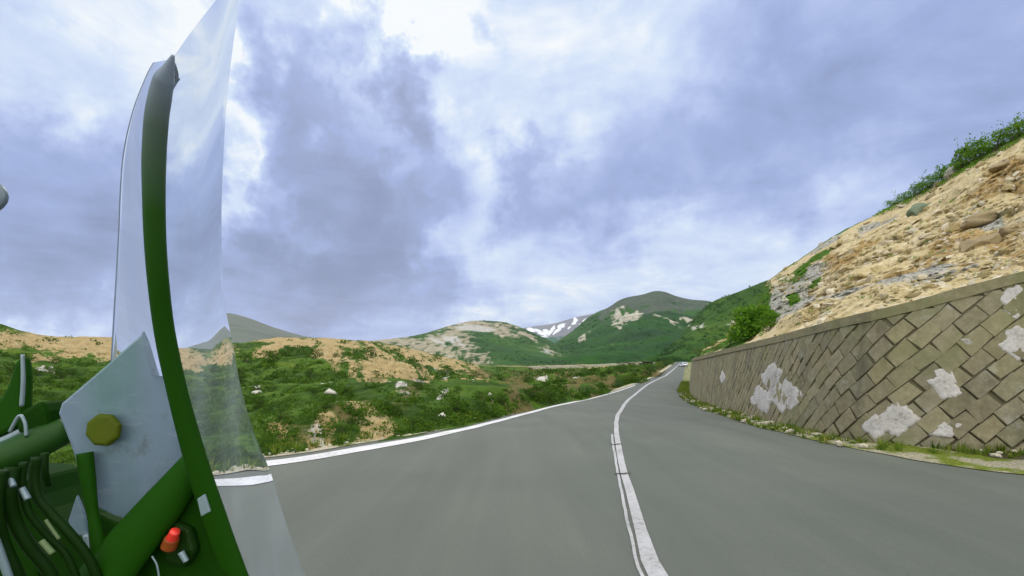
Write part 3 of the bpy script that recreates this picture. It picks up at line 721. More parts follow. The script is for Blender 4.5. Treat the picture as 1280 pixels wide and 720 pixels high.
# scrub over the left hillside: far too many and too blurred together to count
Lv = Leaves(); cnt = 0
while cnt < 5200:
    x = rng.uniform(-80, 840); yr = HA.raw(x, 1)[0]; yf = HA.raw(x, 0)[0]
    if yf-yr < 4: continue
    y = yr+(yf-yr)*rng.random()**1.0
    if y > yf-3 or y < yr+2: continue
    m = maskA(x, y, .5)
    if max(m) > .42 and rng.random() < .85: continue
    if 650 < x < 822 and abs(y-VR(x)) < 3.2: continue
    if fr(x*.03, y*.07, 77, 3) < -.12 and rng.random() < .8: continue
    p = HA.at(x, y); k = p.y/F
    r = rng.uniform(3.0, 9.0)*(.6+.4*sstep(yr, yf, y))*k
    Lv.clump(p, r*1.25, r*1.1, r*.8, 15, r*.62, .42+.35*fr(x*.02, y*.05, 91, 3)-.16*sstep(560, 660, x), .2); cnt += 1
tag(Lv.build('scrub', M_LEAF), 'low green scrub covering the left hillside and valley slope', 'scrub', kind='stuff')

Lf = Leaves()
for H_, n_, xa, xb, ra, rb in ((HE, 1500, 800, 965, 1.0, 2.6), (HD, 1300, 640, 880, .8, 1.9), (HB, 700, 500, 740, .8, 1.8)):
    k = 0
    while k < n_:
        x = rng.uniform(xa, xb); y1 = H_.raw(x, 1)[0]; y = y1+(458-y1)*rng.random()
        m_ = H_.masks(x, y, .5)
        if y1 > 452 or m_[0] > .42 or m_[1] > .4 or (H_ is HD and y < 388) or fr(x*.05, y*.1, 97, 3) < -.1: k += .1; continue
        p = H_.at(x, y); r = rng.uniform(ra, rb)*p.y/F; Lf.clump(p, r*1.3, r*1.2, r*.8, 9, r*.9, .26, .2); k += 1
tag(Lf.build('scrub', M_LEAFD), 'dark green scrub dotted over the far hills', 'scrub', kind='stuff')

def twigs(base, top, n, r, parent, mat=M_TWIG):
    vs, fs = [], []
    for _ in range(n):
        a = base+Vector((rng.uniform(-.3, .3)*r, rng.uniform(-.3, .3)*r, 0)); b = top+Vector((rng.gauss(0, .5)*r, rng.gauss(0, .5)*r, rng.uniform(-.25, .1)*r))
        m_ = a.lerp(b, .5)+Vector((rng.gauss(0, .08)*r, rng.gauss(0, .08)*r, 0)); w = .035*r
        o = len(vs)
        for q, ww in ((a, w), (m_, w*.7), (b, w*.25)):
            for k in range(3): g_ = 2.094*k; vs.append(q+Vector((math.cos(g_)*ww, math.sin(g_)*ww, 0)))
        for s_ in range(2):
            for k in range(3): j = (k+1) % 3; fs.append((o+3*s_+k, o+3*s_+j, o+3*s_+3+j, o+3*s_+3+k))
    return mesh('stems', vs, fs, mat, parent)
def shrub(p, w, h, label, cat='shrub', name='shrub', mat=M_LEAF, n=26, lf=16, group=None, sprig=0, t0=.45, dens=1):
    o = empty(name, p); tag(o, label, cat, group)
    L = Leaves(); Z0 = Vector((0, 0, 0))
    for _ in range(n):
        a = rng.uniform(0, 6.283); rr = rng.random()**.5; zz = rng.random()
        c = Vector((math.cos(a)*rr*w*.5*(1-.45*zz), math.sin(a)*rr*w*.5*(1-.45*zz), h*(.08+.72*zz)))
        L.clump(c, w*.17, w*.17, h*.16, lf, min(w, h)*.105, t0, .22)
    tips = []
    for _ in range(sprig):
        c0 = Vector((rng.uniform(-.4, .4)*w, rng.uniform(-.3, .3)*w, h*.55)); c1 = c0+Vector((rng.gauss(0, .12)*w, rng.gauss(0, .1)*w, h*rng.uniform(.35, .95))); tips.append((c0, c1))
        for k in range(9):
            q = c0.lerp(c1, .3+.7*k/8); L.leaf(q+Vector((rng.gauss(0, .05)*w, rng.gauss(0, .05)*w, rng.gauss(0, .03)*h)), min(w, h)*.12, t0+rng.uniform(-.3, .2), .2)
    L.build('foliage', mat, o)
    twigs(Z0-Vector((0, 0, .1*h)), Vector((0, 0, h*.75)), 7, w*.5, o)
    for c0, c1 in tips: twigs(c0-Vector((0, 0, h*.2)), c1, 1, w*.12, o)
    return o
# rounded bushes that stand out of the scrub: four built, the rest copied
protos = []
spots_ = []
while len(spots_) < 84:
    x = rng.uniform(-20, 835); yr = HA.raw(x, 1)[0]; yf = HA.raw(x, 0)[0]
    if yf-yr < 12: continue
    y = yr+(yf-yr)*rng.uniform(.10, .93); m_ = maskA(x, y, .5)
    if (x > 640 and abs(y-VR(min(x, 829))) < 6) or (max(m_) > .5 and rng.random() < .6): continue
    spots_.append((x, y))
spots_.sort(key=lambda q: -q[1])
for i, (x, y) in enumerate(spots_):
    p = HA.at(x, y); w = min(rng.uniform(11, 25)*p.y/F, 4.5); rz_ = rng.uniform(0, 6.28); sc__ = w
    if i < 4:
        o = shrub(p, 1.0, rng.uniform(.55, .75), 'rounded dark green bush standing out of the left hillside scrub', 'bush', 'bush', n=34, lf=16, group='bushes on the left hillside', t0=(.18, .3, .42, .24)[i]); protos.append(o)
    else:
        src = protos[i % 4]; o = src.copy(); COL.objects.link(o)
        for ch in src.children:
            c_ = ch.copy(); COL.objects.link(c_); c_.parent = o
    o.location = p-Vector((0, 0, .05*w)); o.rotation_euler = (0, 0, rz_); o.scale = (sc__, sc__, sc__*rng.uniform(.8, 1.15))
# shrubs along the top of the earth bank
LT = ['topmost leafy shrub cut by the right frame edge on the bank crest', 'tall sprigged shrub uphill of the two crest boulders', 'bushy shrub directly above the two crest boulders', 'thin twiggy shrub just downhill of the crest boulders', 'dense low shrub on the crest below the thin twiggy one',
      'long low shrub midway along the green crest fringe', 'small shrub on the crest above the green boulder', 'scrappy small shrub near the lower end of the crest fringe', 'last tiny shrub where the crest fringe ends']
SH = [(1276, 168, 1.9, 1.15, 3), (1250, 183, 1.7, 1.2, 4), (1226, 193, 1.5, 1.35, 6), (1206, 202, 1.3, 1.6, 7), (1184, 219, 1.6, 1.1, 3), (1166, 229, 1.7, 1.0, 2), (1149, 239, 1.5, .9, 2), (1132, 248, 1.4, .75, 2), (1116, 257, 1.2, .6, 1)]
for (x, y, w, h, sp), lb in zip(SH, LT):
    p = HF.pos(x, .985); shrub(p, w*1.1, h, lb, n=55, lf=20, group='shrubs along the crest of the earth bank', sprig=sp, t0=.6, mat=M_LEAFB)
# more crest shrubs outside the frame to the right and small ones further down
for x, w in ((1305, 1.8), (1335, 1.8)):
    shrub(HF.pos(x, .985), w, 1.3, 'leafy shrub on the bank crest beyond the frame', group='shrubs along the crest of the earth bank', n=22)
# big green bush at the far end of the wall, and its neighbours
def groundF(x, y): return HF.at(x, y)
p = HF.at(941, 426); shrub(p, 2.15, 1.75, 'big rounded bright green bush above the far part of the wall', 'bush', 'bush', n=120, lf=22, t0=.5, mat=M_LEAFB)
p = HF.at(962, 412); shrub(p, .8, .7, 'smaller green bush tucked against the grey rock above the wall', 'bush', 'bush', n=50, lf=18, t0=.5, mat=M_LEAFB)
p = HF.at(916, 431); shrub(p, 1.1, .6, 'low yellow green bush left of the big bush on the bank', 'bush', 'bush', n=40, lf=16, t0=.6, mat=M_LEAFB)
p = HF.at(893, 437.5); shrub(p, 1.2, .5, 'olive bush low on the bank near the wall end', 'bush', 'bush', mat=M_LEAFY, n=36, lf=16, t0=.3)
p = HF.at(874, 444.5); shrub(p, 1.2, .5, 'grassy olive tuft on the bank just past the wall end', 'bush', 'bush', mat=M_LEAFY, n=30, lf=16, t0=.3)
# roadside bushes by the outer edge of the far bend
for (x, y, w, h, lb, mt) in [(797, 478.5, 2.4, 1.3, 'yellowish bush on the outer road edge below the far bend', M_LEAFY), (787, 482.5, 1.4, .9, 'dark little bush left of the yellowish roadside bush', M_LEAFD), (806, 475.5, 1.3, .8, 'small olive bush right of the yellowish roadside bush', M_LEAFY),
                             (822, 467, 3.0, 2.0, 'dark bush beside the road where it straightens', M_LEAFD), (830, 462, 3.0, 2.2, 'pale olive bush close to the far road end', M_LEAFY), (838, 456.8, 4.5, 3.4, 'farthest dark bush left of the road end', M_LEAFD), (866, 456, 5.0, 3.4, 'dark bush right of the road end behind the car', M_LEAFD)]:
    if x < 845: p = G(x, y); p = p+Vector((-1.0, .6, -.1))
    else: p = G(858, 455)+Vector((6, 0, -.2))
    shrub(p, w, h, lb, 'bush', 'bush', mat=mt, n=34, lf=14, t0=.4)
p = G(517, 543.5)+Vector((-.1, .45, -.05)); shrub(p, .17, .40, 'slim dark green sapling at the outer road edge', 'sapling', 'sapling', n=34, lf=14, t0=.12)

# boulders
def rock(name, p, r, label, mat, cat='boulder', sq=(1, 1, .8), sub=4, group=None, rz=0):
    bm = bmesh.new(); bmesh.ops.create_icosphere(bm, subdivisions=sub, radius=1)
    sd_ = rng.uniform(0, 90); cuts = [(Vector((rng.gauss(0, 1), rng.gauss(0, 1), rng.gauss(0, 1))).normalized(), rng.uniform(.55, .86)) for _ in range(13)]
    for v in bm.verts:
        for n_, d_ in cuts:
            e_ = v.co.dot(n_)-d_
            if e_ > 0: v.co -= n_*e_
        q = v.co.copy(); k = 1+.30*noise.noise(q*1.1+Vector((sd_, 0, 0)))+.16*noise.noise(q*2.7+Vector((0, sd_, 0)))+.05*noise.noise(q*7)
        c = max(abs(q.x), abs(q.y), abs(q.z)); v.co = Vector((q.x*sq[0], q.y*sq[1], q.z*sq[2]))*k*r*1.12
    me = bpy.data.meshes.new(name); bm.to_mesh(me); bm.free()
    o = link(name, me, mat, None, True); o.location = p; o.rotation_euler = (0, rz, rng.uniform(0, 6)*0)
    return tag(o, label, cat, group)
for (x, y, rp, sq, lb, m_, rz) in [
    (1149, 264, 17, (1, .8, .72), 'greenish grey boulder sticking out high on the tan bank', M_BOULD, -.35),
    (1204, 203, 13, (1.15, .9, .75), 'upper pale grey boulder of the pair on the bank crest', M_BOULG, -.5),
    (1195, 217, 12, (1.1, .9, .8), 'lower grey boulder of the pair just under the crest', M_BOULG, -.6),
    (1165, 246, 8, (1.1, .9, .6), 'small brown stone between the crest and the green boulder', M_BOULB, -.2),
    (1232, 271, 23, (1.2, .8, .42), 'broad flat brown boulder in the middle of the bank', M_BOULB, -.15),
    (1226, 303, 19, (1.15, .8, .7), 'large brown boulder under the broad flat one', M_BOULB, -.2),
    (1263, 288, 14, (1, .8, .8), 'brown boulder near the right frame edge of the bank', M_BOULB, 0),
    (1219, 241, 11, (1, .8, .75), 'small olive brown boulder below the crest boulders', M_BOULB, -.3),
    (1256, 206, 11, (1.5, .8, .55), 'olive brown ledge stone high at the right of the bank', M_BOULB, -.4),
    (1040, 362, 10, (1.2, .8, .7), 'weathered stone low on the bank above the middle wall', M_BOULB, -.3),
    (1120, 316, 9, (1.2, .8, .6), 'lone tan stone in the middle of the smooth bank', M_BOULB, -.3)]:
    p = HF.at(x, y); rock('boulder', p+Vector((.12, .25, -.12))*rp*p.y/F, rp*p.y/F, lb, m_, sq=sq, rz=rz)
for (x, y, rp, lb) in [(612, 494.5, 3.2, 'bright white rock alone on the dark green slope'), (615.5, 501, 2, 'tiny white rock just below the bright white one'), (677, 476, 8, 'pale flat rock on the slope below the lower road'), (719, 475, 6, 'smaller pale rock to the right under the lower road'),
                       (552, 520, 6, 'pale slab standing close to the outer road edge'), (321, 491, 6, 'pale rock among shrubs beside the windscreen'), (412, 491, 8, 'long pale rock in the middle of the green hillside')]:
    p = HA.at(x, y); rock('rock', p, rp*p.y/F, lb, M_STONE, 'rock', sq=(1.1, .9, .6) if rp > 4 else (1, 1, 1.1), sub=2)

# loose stones and stubble lying on the bank
def bank_stones():
    vs, fs, at = [], [], []
    ico = bmesh.new(); bmesh.ops.create_icosphere(ico, subdivisions=2, radius=1); ico.verts.index_update()
    iv = [v.co.copy() for v in ico.verts]; fi = [[v.index for v in f.verts] for f in ico.faces]; ico.free()
    k = 0
    while k < 820:
        x = 935+420*rng.random()**.8; y0 = HF.raw(x, 0)[0]; y1 = HF.raw(x, 1)[0]; tt = rng.random(); y = y0+(y1-y0)*tt
        dn = fr(x*.02, y*.035, 63, 3)+.35*(tt < .2)
        if rng.random() > .30+1.2*dn: continue
        p = HF.at(x, y); r = rng.choice([1.6, 1.8, 2, 2.4, 2.8, 3.4, 4.2, 6])*p.y/F; k += 1
        o = len(vs); q = Vector((rng.uniform(.8, 1.7), rng.uniform(.6, 1), rng.uniform(.45, .85))); a = Matrix.Rotation(rng.uniform(-.6, .1), 3, 'Y') @ Matrix.Rotation(rng.uniform(-.5, .5), 3, 'Z'); s0 = Vector((rng.uniform(0, 99), 0, 0))
        cuts = [(Vector((rng.gauss(0, 1), rng.gauss(0, 1), rng.gauss(0, 1))).normalized(), rng.uniform(.45, .8)) for _ in range(8)]
        tn = rng.choice([(.54, .47, .33), (.62, .56, .44), (.42, .34, .19), (.36, .30, .16), (.30, .26, .15), (.46, .42, .33), (.24, .20, .10)])
        for v in iv:
            v = v.copy()
            for n_, d_ in cuts:
                e_ = v.dot(n_)-d_
                if e_ > 0: v -= n_*e_
            vs.append(p+a @ Vector((v.x*q.x, v.y*q.y, v.z*q.z))*r*(1.15+.3*noise.noise(v*1.6+s0))); at.append((*tn, 1))
        fs += [tuple(o+z for z in f) for f in fi]
    m, t, b = newmat('bank_stone'); c = t.node('ShaderNodeAttribute', attribute_name='tone').outputs['Color']
    n = t.noise(t.pos(), 12, 4, .65); mx = t.mix(t.mapr(n, .35, .65, .25, 0, 'LINEAR'), c, (.12, .10, .05)); setb(t, b, mx, .95, .08, 0, n, .5, .03)
    return tag(mesh('rubble', vs, fs, m, attr=at, an='tone'), 'loose tan and grey stones scattered over the earth bank', 'rubble', kind='stuff')
bank_stones()
Lb = Leaves(); k = 0
while k < 420:
    x = rng.uniform(925, 1330); y0 = HF.raw(x, 0)[0]; y1 = HF.raw(x, 1)[0]; y = y0+(y1-y0)*rng.random(); m_ = maskF(x, y, .5)
    if rng.random() > (.9 if m_[2] > .4 else .10 if m_[1] > .35 else .03): continue
    p = HF.at(x, y); r = rng.uniform(2, 5)*p.y/F; Lb.clump(p, r*1.2, r, r*.7, 16, r*.55, .5, .3); k += 1
for _ in range(420):
    x = 1095+250*rng.random(); p = HF.pos(x, rng.uniform(.955, 1.0)); r = rng.uniform(.10, .24); Lb.clump(p, r*1.3, r, r*1.0, 14, r*.6, .72, .2)
tag(Lb.build('weeds', M_LEAFB), 'sparse green weeds growing on the earth bank', 'weeds', kind='stuff')

# rubble and grass at the wall foot and along the outer verge
def pebbles(name, spots, label):
    vs, fs = [], []
    ico = bmesh.new(); bmesh.ops.create_icosphere(ico, subdivisions=1, radius=1)
    iv = [v.co.copy() for v in ico.verts]; ico.verts.index_update(); fi = [[v.index for v in f.verts] for f in ico.faces]; ico.free()
    for p, r in spots:
        o = len(vs); q = Vector((rng.uniform(.7, 1.6), rng.uniform(.7, 1.4), rng.uniform(.4, .9))); a = Matrix.Rotation(rng.uniform(0, 6), 3, 'Z')
        for v in iv: vs.append(p+a @ Vector((v.x*q.x, v.y*q.y, v.z*q.z))*r*rng.uniform(.8, 1.15))
        fs += [tuple(o+k for k in f) for f in fi]
    return tag(mesh(name, vs, fs, M_STONT), label, 'rubble', kind='stuff')
spots = []
for _ in range(430):
    u = UL*rng.uniform(.1, .97); i = int(u/UL*NU); p = Bp[i]+Np[i]*rng.uniform(.02, .75)**1.0
    if fr(u*.35, 4, 4, 3) < -.12 and rng.random() < .8: continue
    spots.append((Vector((p.x, p.y, p.z+.05)), rng.choice([.02, .03, .03, .045, .06, .085])))
pebbles('rubble', spots, 'broken pale stones strewn along the wall foot')
spots = []
for _ in range(520):
    y = rng.uniform(5.3, 40)**1.0; x = XL(y)-rng.uniform(.06, .5); spots.append((Vector((x, y, ZR(y)+.01)), rng.choice([.015, .02, .03, .05])))
pebbles('rubble', spots, 'small pale stones along the outer verge')
def tufts(spots, label, mat):
    L = Leaves()
    for p, h in spots:
        tb = rng.uniform(.2, .8)
        for _ in range(11):
            a = rng.uniform(0, 6.283); o = len(L.v); d = Vector((math.cos(a), math.sin(a), 0)); b = p+d*rng.uniform(0, .06)
            tip = b+d*h*rng.uniform(.2, .7)+Vector((0, 0, h*rng.uniform(.6, 1.1))); s_ = Vector((-d.y, d.x, 0))*.012
            L.v += [b-s_, b+s_, tip]; L.f.append((o, o+1, o+2)); q = min(max(tb+rng.uniform(-.2, .2), 0), 1); L.a += [(q, q, q, 1)]*3
    return tag(L.build('grass', mat), label, 'grass', kind='stuff')
M_GRASS = leafmat('verge_grass', [(0, (.04, .09, .006)), (.4, (.09, .15, .012)), (.8, (.19, .22, .03)), (1, (.33, .30, .10))])
spots = []
for _ in range(1500):
    u = UL*rng.uniform(.02, .98); i = int(u/UL*NU); p = Bp[i]+Np[i]*rng.uniform(.0, .75)
    if fr(u*.3, 14, 4, 3) < .0 and rng.random() < .75: continue
    spots.append((Vector((p.x, p.y, p.z+.02)), rng.uniform(.06, .2)))
for _ in range(260):
    i = int(NU*rng.uniform(0.0, .42)); p = Bp[i]+Np[i]*rng.uniform(.1, .95); spots.append((Vector((p.x, p.y, p.z+.02)), rng.uniform(.15, .4)))
tufts(spots, 'yellow green grass tufts between wall and road', M_GRASS)
spots = []
for _ in range(800):
    y = rng.uniform(5.3, 30); x = XL(y)-rng.uniform(.28, .9); spots.append((Vector((x, y, ZR(y)-.02)), rng.uniform(.06, .22)))
tufts(spots, 'grass tufts fringing the outer verge', M_GRASS)

# ------------------------------------------------------------------ the car far up the road
def box(vs, fs, c, s, taper=0):
    o = len(vs)
    for dz in (-1, 1):
        k = 1-taper*(dz > 0)
        for dx, dy in ((-1, -1), (1, -1), (1, 1), (-1, 1)): vs.append((c[0]+dx*s[0]*k/2, c[1]+dy*s[1]*k/2, c[2]+dz*s[2]/2))
    fs += [tuple(o+q for q in f) for f in ((0, 3, 2, 1), (4, 5, 6, 7), (0, 1, 5, 4), (1, 2, 6, 5), (2, 3, 7, 6), (3, 0, 4, 7))]
def part(name, prims, mat, par, bv_=0):
    vs, fs = [], []
    for p_ in prims: box(vs, fs, *p_)
    o = mesh(name, vs, fs, mat, par)
    if bv_: bevel(o, bv_)
    return o
Cp = G(853.6, 458.6)
car = empty('car', (Cp.x, Cp.y, ZR(Cp.y)+.02)); tag(car, 'small silver white car far up the road by the wall end', 'car'); car.rotation_euler = (0, 0, R(2))
M_CAR = plain('silver_white_paint', (.62, .66, .72), .3, .5, 0, .05, 3, .6); M_GLS = plain('dark_car_glass', (.03, .04, .05), .1, .6, 0, .1)
M_RUB = plain('black_rubber', (.02, .02, .02), .9, .2); M_RED = plain('red_lens', (.5, .02, .02), .3, .5); M_STEEL = plain('steel', (.45, .46, .48), .35, .5, 1, .1)
prof = [(-2.05, .32), (-2.1, .75), (-2.0, .95), (-1.75, 1.42), (-1.4, 1.5), (.1, 1.47), (.85, 1.0), (1.75, .86), (2.05, .66), (2.05, .3)]
vs, fs = [], []; n = len(prof)
for sx_ in (-1, 1):
    for (yy, zz) in prof: vs.append((sx_*(.86 if zz < 1.05 else .70), yy, zz))
for k in range(n): j = (k+1) % n; fs.append((k, j, n+j, n+k))
fs += [tuple(range(n-1, -1, -1)), tuple(range(n, 2*n))]
bevel(mesh('body', vs, fs, M_CAR, car), .05)
mesh('rear_window', [(-.62, -1.99, 1.0), (.62, -1.99, 1.0), (.58, -1.80, 1.36), (-.58, -1.80, 1.36)], [(0, 1, 2, 3)], M_GLS, car)
mesh('windscreen', [(-.62, .80, 1.06), (.62, .80, 1.06), (.56, .16, 1.45), (-.56, .16, 1.45)], [(3, 2, 1, 0)], M_GLS, car)
for s_ in (-1, 1):
    mesh('side_window', [(s_*.865, -1.6, 1.04), (s_*.865, .6, 1.04), (s_*.71, .0, 1.42), (s_*.71, -1.5, 1.42)], [(0, 1, 2, 3)], M_GLS, car)
    part('tail_light', [((s_*.72, -2.08, .86), (.2, .06, .16))], M_RED, car, .01)
part('bumper', [((0, -2.12, .45), (1.66, .12, .2))], plain('grey_plastic', (.12, .12, .12), .6), car, .03)
def wheel(par, c, r, w, rot='Y', spokes=0):
    bm = bmesh.new(); N = 28
    ring = [(r*.62, -w/2), (r*.92, -w/2), (r, -w*.22), (r, w*.22), (r*.92, w/2), (r*.62, w/2)]
    vv = [[bm.verts.new((q[1], q[0]*math.cos(6.2832*k/N), q[0]*math.sin(6.2832*k/N))) for q in ring] for k in range(N)]
    for k in range(N):
        for j in range(6): bm.faces.new((vv[k][j], vv[k][(j+1) % 6], vv[(k+1) % N][(j+1) % 6], vv[(k+1) % N][j]))
    me = bpy.data.meshes.new('wheel'); bm.to_mesh(me); bm.free(); wh = link('wheel', me, M_RUB, par, True); wh.location = c
    vs, fs = [], []
    for k in range(10):
        a = 6.2832*k/10; ca_, sa_ = math.cos(a), math.sin(a); o = len(vs); b = .06*r
        for xx in (-w*.3, w*.3):
            for q, e in ((.1*r, -b), (.1*r, b), (.66*r, b), (.66*r, -b)): vs.append((xx, q*ca_-e*sa_, q*sa_+e*ca_))
        fs += [tuple(o+q for q in f) for f in ((0, 1, 2, 3), (7, 6, 5, 4), (0, 4, 5, 1), (1, 5, 6, 2), (2, 6, 7, 3), (3, 7, 4, 0))]
    mesh('rim', vs, fs, M_STEEL, wh); return wh
for sx_ in (-.76, .76):
    for yy in (-1.3, 1.3): wheel(car, (sx_, yy, .31), .31, .2)

# ------------------------------------------------------------------ the motorcycle the camera rides on
bike = empty('motorcycle', (-.55, .62, 0)); tag(bike, 'green motorcycle front with clear tall windscreen, at left on the road', 'motorcycle')
def B(o): o.matrix_parent_inverse = Matrix.Translation(-bike.location); return o
M_GRN = plain('green_lacquer', (.009, .052, .001), .6, .07, 0, .25, 12)
M_DGR = plain('dark_green_plastic', (.006, .034, .0008), .7, .05, 0, .35, 9)
M_DK = plain('black_green_rubber', (.005, .024, .001), .5, .12, 0, .35, 8)
def plate_mat():
    m, t, b = newmat('brushed_alloy'); o = t.node('ShaderNodeTexCoord').outputs['Object']
    n = t.noise(t.vmath('MULTIPLY', o, (9, 9, 2.5)), 1.2, 4, .5); n2 = t.noise(t.vmath('MULTIPLY', o, (200, 60, 60)), 1, 2)
    c = t.ramp(n, [(.3, (.110, .165, .225)), (.5, (.160, .228, .310)), (.7, (.115, .205, .225))])
    n3 = t.noise(t.vmath('MULTIPLY', o, (14, 14, 60)), 1, 6, .7); n4 = t.noise(o, 26, 7, .72)
    c = t.mix(t.mapr(n3, .57, .66, 0, .35), c, (.30, .36, .40)); c = t.mix(t.mapr(n4, .53, .68, 0, .5), c, (.075, .095, .085))
    setb(t, b, c, t.mapr(n4, .4, .62, .28, .55, 'LINEAR'), .5, .25, n2, .05, .001); return m
M_PLATE = plate_mat()
M_BOLT = plain('olive_anodised', (.058, .082, .003), .6, .12, 0, .3, 30)
M_BAR = plain('grey_green_bar', (.011, .052, .004), .45, .2, 0, .35, 8)
M_ALU = plain('pale_alloy', (.20, .27, .30), .4, .5, .3, .2, 20)

def tube(name, pts, rads, mat, parent=bike, seg=14, flat=None, res=10, cap=True, par_fix=True):
    f = smooth([(k, *p) for k, p in enumerate(pts)]); rf = lin([(k, r) for k, r in enumerate(rads)]) if isinstance(rads, (list, tuple)) else (lambda s: rads)
    N = (len(pts)-1)*res+1; vs, fs = [], []
    for i in range(N):
        s = i/res; p = Vector(f(s)); d = (Vector(f(min(s+.05, len(pts)-1)))-Vector(f(max(s-.05, 0)))).normalized()
        view = Vector((0, 1, 0)) if abs(d.y) < .9 else Vector((1, 0, 0))
        sd_ = d.cross(view).normalized(); up = sd_.cross(d).normalized(); r = rf(s)
        for k in range(seg):
            a = 2*math.pi*k/seg; vs.append(p+sd_*math.cos(a)*r+up*math.sin(a)*(min(flat, r*1.3) if flat else r))
        if i:
            for k in range(seg):
                j = (k+1) % seg; a = (i-1)*seg; fs.append((a+k, a+j, a+seg+j, a+seg+k))
    if cap: fs += [tuple(range(seg-1, -1, -1)), tuple((N-1)*seg+k for k in range(seg))]
    o = mesh(name, vs, fs, mat, parent, True); return B(o) if par_fix else o
def prism(name, poly, mat, th, parent=bike, bw=.003, fix=True):
    """poly: (x, y, depth) outline; thickness runs away from the viewer"""
    n = len(poly); vs = [P(*q) for q in poly]+[P(*q)+Vector((0, th, 0)) for q in poly]
    fs = [tuple(range(n)), tuple(range(2*n-1, n-1, -1))]+[(k, n+k, n+(k+1) % n, (k+1) % n) for k in range(n)]
    o = mesh(name, vs, fs, mat, parent); me = o.data
    bm = bmesh.new(); bm.from_mesh(me); bmesh.ops.recalc_face_normals(bm, faces=bm.faces); bm.to_mesh(me); bm.free()
    bevel(o, bw); return B(o) if fix else o

# windscreen sheet
def wD(y): return .0003*(HY-y)            # lean: the top comes back towards the rider
XLft = smooth([(60, 205), (80, 190), (100, 180), (140, 165), (200, 152.5), (300, 147), (420, 140), (560, 132)])
STR = [(70, 214, 219), (85, 202, 219), (100, 193, 216.5), (120, 187, 213.5), (150, 181, 210), (200, 178, 207), (250, 179, 206), (300, 181, 207), (350, 185, 210.5), (400, 191, 216), (440, 197, 224), (480, 205, 234), (520, 213, 246), (560, 222, 259), (600, 233, 272), (640, 246, 286), (680, 259, 300), (760, 288, 330)]
SF = smooth(STR)
XRgt = smooth([(-40, 303), (14, 297), (60, 291), (110, 285), (180, 280), (260, 277), (330, 277.5), (380, 281), (430, 291), (475, 299), (520, 311), (555, 323), (590, 338), (630, 350), (675, 365), (760, 398)])
gm = bpy.data.materials.new('clear_acrylic'); gm.use_nodes = True; t = NT(gm.node_tree); t.n.clear()
rf_ = t.node('ShaderNodeBsdfRefraction'); rf_.inputs['IOR'].default_value = 1.16; rf_.inputs['Roughness'].default_value = 0.012; rf_.inputs['Color'].default_value = (.93, .955, .985, 1)
gl = t.node('ShaderNodeBsdfGlossy'); gl.inputs['Roughness'].default_value = .12; gl.inputs['Color'].default_value = (.8, .88, 1, 1)
df = t.node('ShaderNodeBsdfDiffuse'); df.inputs['Color'].default_value = (.70, .78, .92, 1)
ea = t.node('ShaderNodeAttribute', attribute_name='mask'); es = t.node('ShaderNodeSeparateColor'); t.l.new(ea.outputs['Color'], es.inputs[0])
fl = t.math('SUBTRACT', 1, t.mapr(es.outputs[0], .62, 1.0, 0, 1)); cz = t.node('ShaderNodeCombineXYZ'); cz.inputs[0].default_value = 1; cz.inputs[1].default_value = 1; t.put(cz.inputs[2], fl)
t.l.new(t.vmath('NORMALIZE', t.vmath('MULTIPLY', t.node('ShaderNodeNewGeometry').outputs['Normal'], cz.outputs[0])), rf_.inputs['Normal'])   # the sheet flattens out at its rolled edge
m1 = t.node('ShaderNodeMixShader'); m1.inputs[0].default_value = .045; t.l.new(rf_.outputs[0], m1.inputs[1]); t.l.new(gl.outputs[0], m1.inputs[2])
sm_ = t.noise(t.vmath('MULTIPLY', t.node('ShaderNodeTexCoord').outputs['Object'], (26, 26, 3)), 1, 4, .6)
m2 = t.node('ShaderNodeMixShader'); t.put(m2.inputs[0], t.mapr(sm_, .35, .75, .07, .20)); t.l.new(m1.outputs[0], m2.inputs[1]); t.l.new(df.outputs[0], m2.inputs[2])
om = t.node('ShaderNodeOutputMaterial'); t.l.new(m2.outputs[0], om.inputs[0])
gt = bpy.data.materials.new('clear_acrylic_back'); gt.use_nodes = True; t = NT(gt.node_tree); t.n.clear()
tr = t.node('ShaderNodeBsdfTransparent'); om = t.node('ShaderNodeOutputMaterial'); t.l.new(tr.outputs[0], om.inputs[0])
M_EDGE = plain('acrylic_edge', (.30, .38, .52), .25, .5)
def sheet(name, fa, fb, da, db, y0f, y1, nu=12, nv=70, mat=gm, bulge=.0):
    fr_, bk = [], []
    for i in range(nv):
        for k in range(nu):
            s = k/(nu-1); y = y0f(s)+(y1-y0f(s))*i/(nv-1)
            x = fa(y)+(fb(y)-fa(y))*s; D = da+(db-da)*s-wD(y)+bulge*math.sin(math.pi*s)
            fr_.append(P(x, y, D))
    n = len(fr_); vs = fr_+[p+Vector((0, .004, 0)) for p in fr_]; fs, mi = [], []
    for i in range(nv-1):
        for k in range(nu-1):
            a = i*nu+k; fs.append((a, a+nu, a+nu+1, a+1)); mi.append(0); fs.append((n+a, n+a+1, n+a+nu+1, n+a+nu)); mi.append(1)
    for i in range(nv-1):
        for k in (0, nu-1):
            a = i*nu+k; fs.append((a, a+nu, n+a+nu, n+a)); mi.append(2 if k == 0 else 1)
    o = mesh(name, vs, fs, [mat, gt, M_EDGE], bike, True, attr=[((i % nu)/(nu-1) if name == 'windscreen' else 0, 0, 0, 1) for i in range(n)]*2)
    o.data.polygons.foreach_set('material_index', mi); return B(o)
sc_ = lambda y: (SF(y)[0]+SF(y)[1])/2
sheet('windscreen', sc_, XRgt, .62, .70, lambda s: 72-110*s, 745, 16, 90, bulge=-.0)
sheet('side_deflector', XLft, sc_, .74, .63, lambda s: 78-4*s, 470, 10, 60)
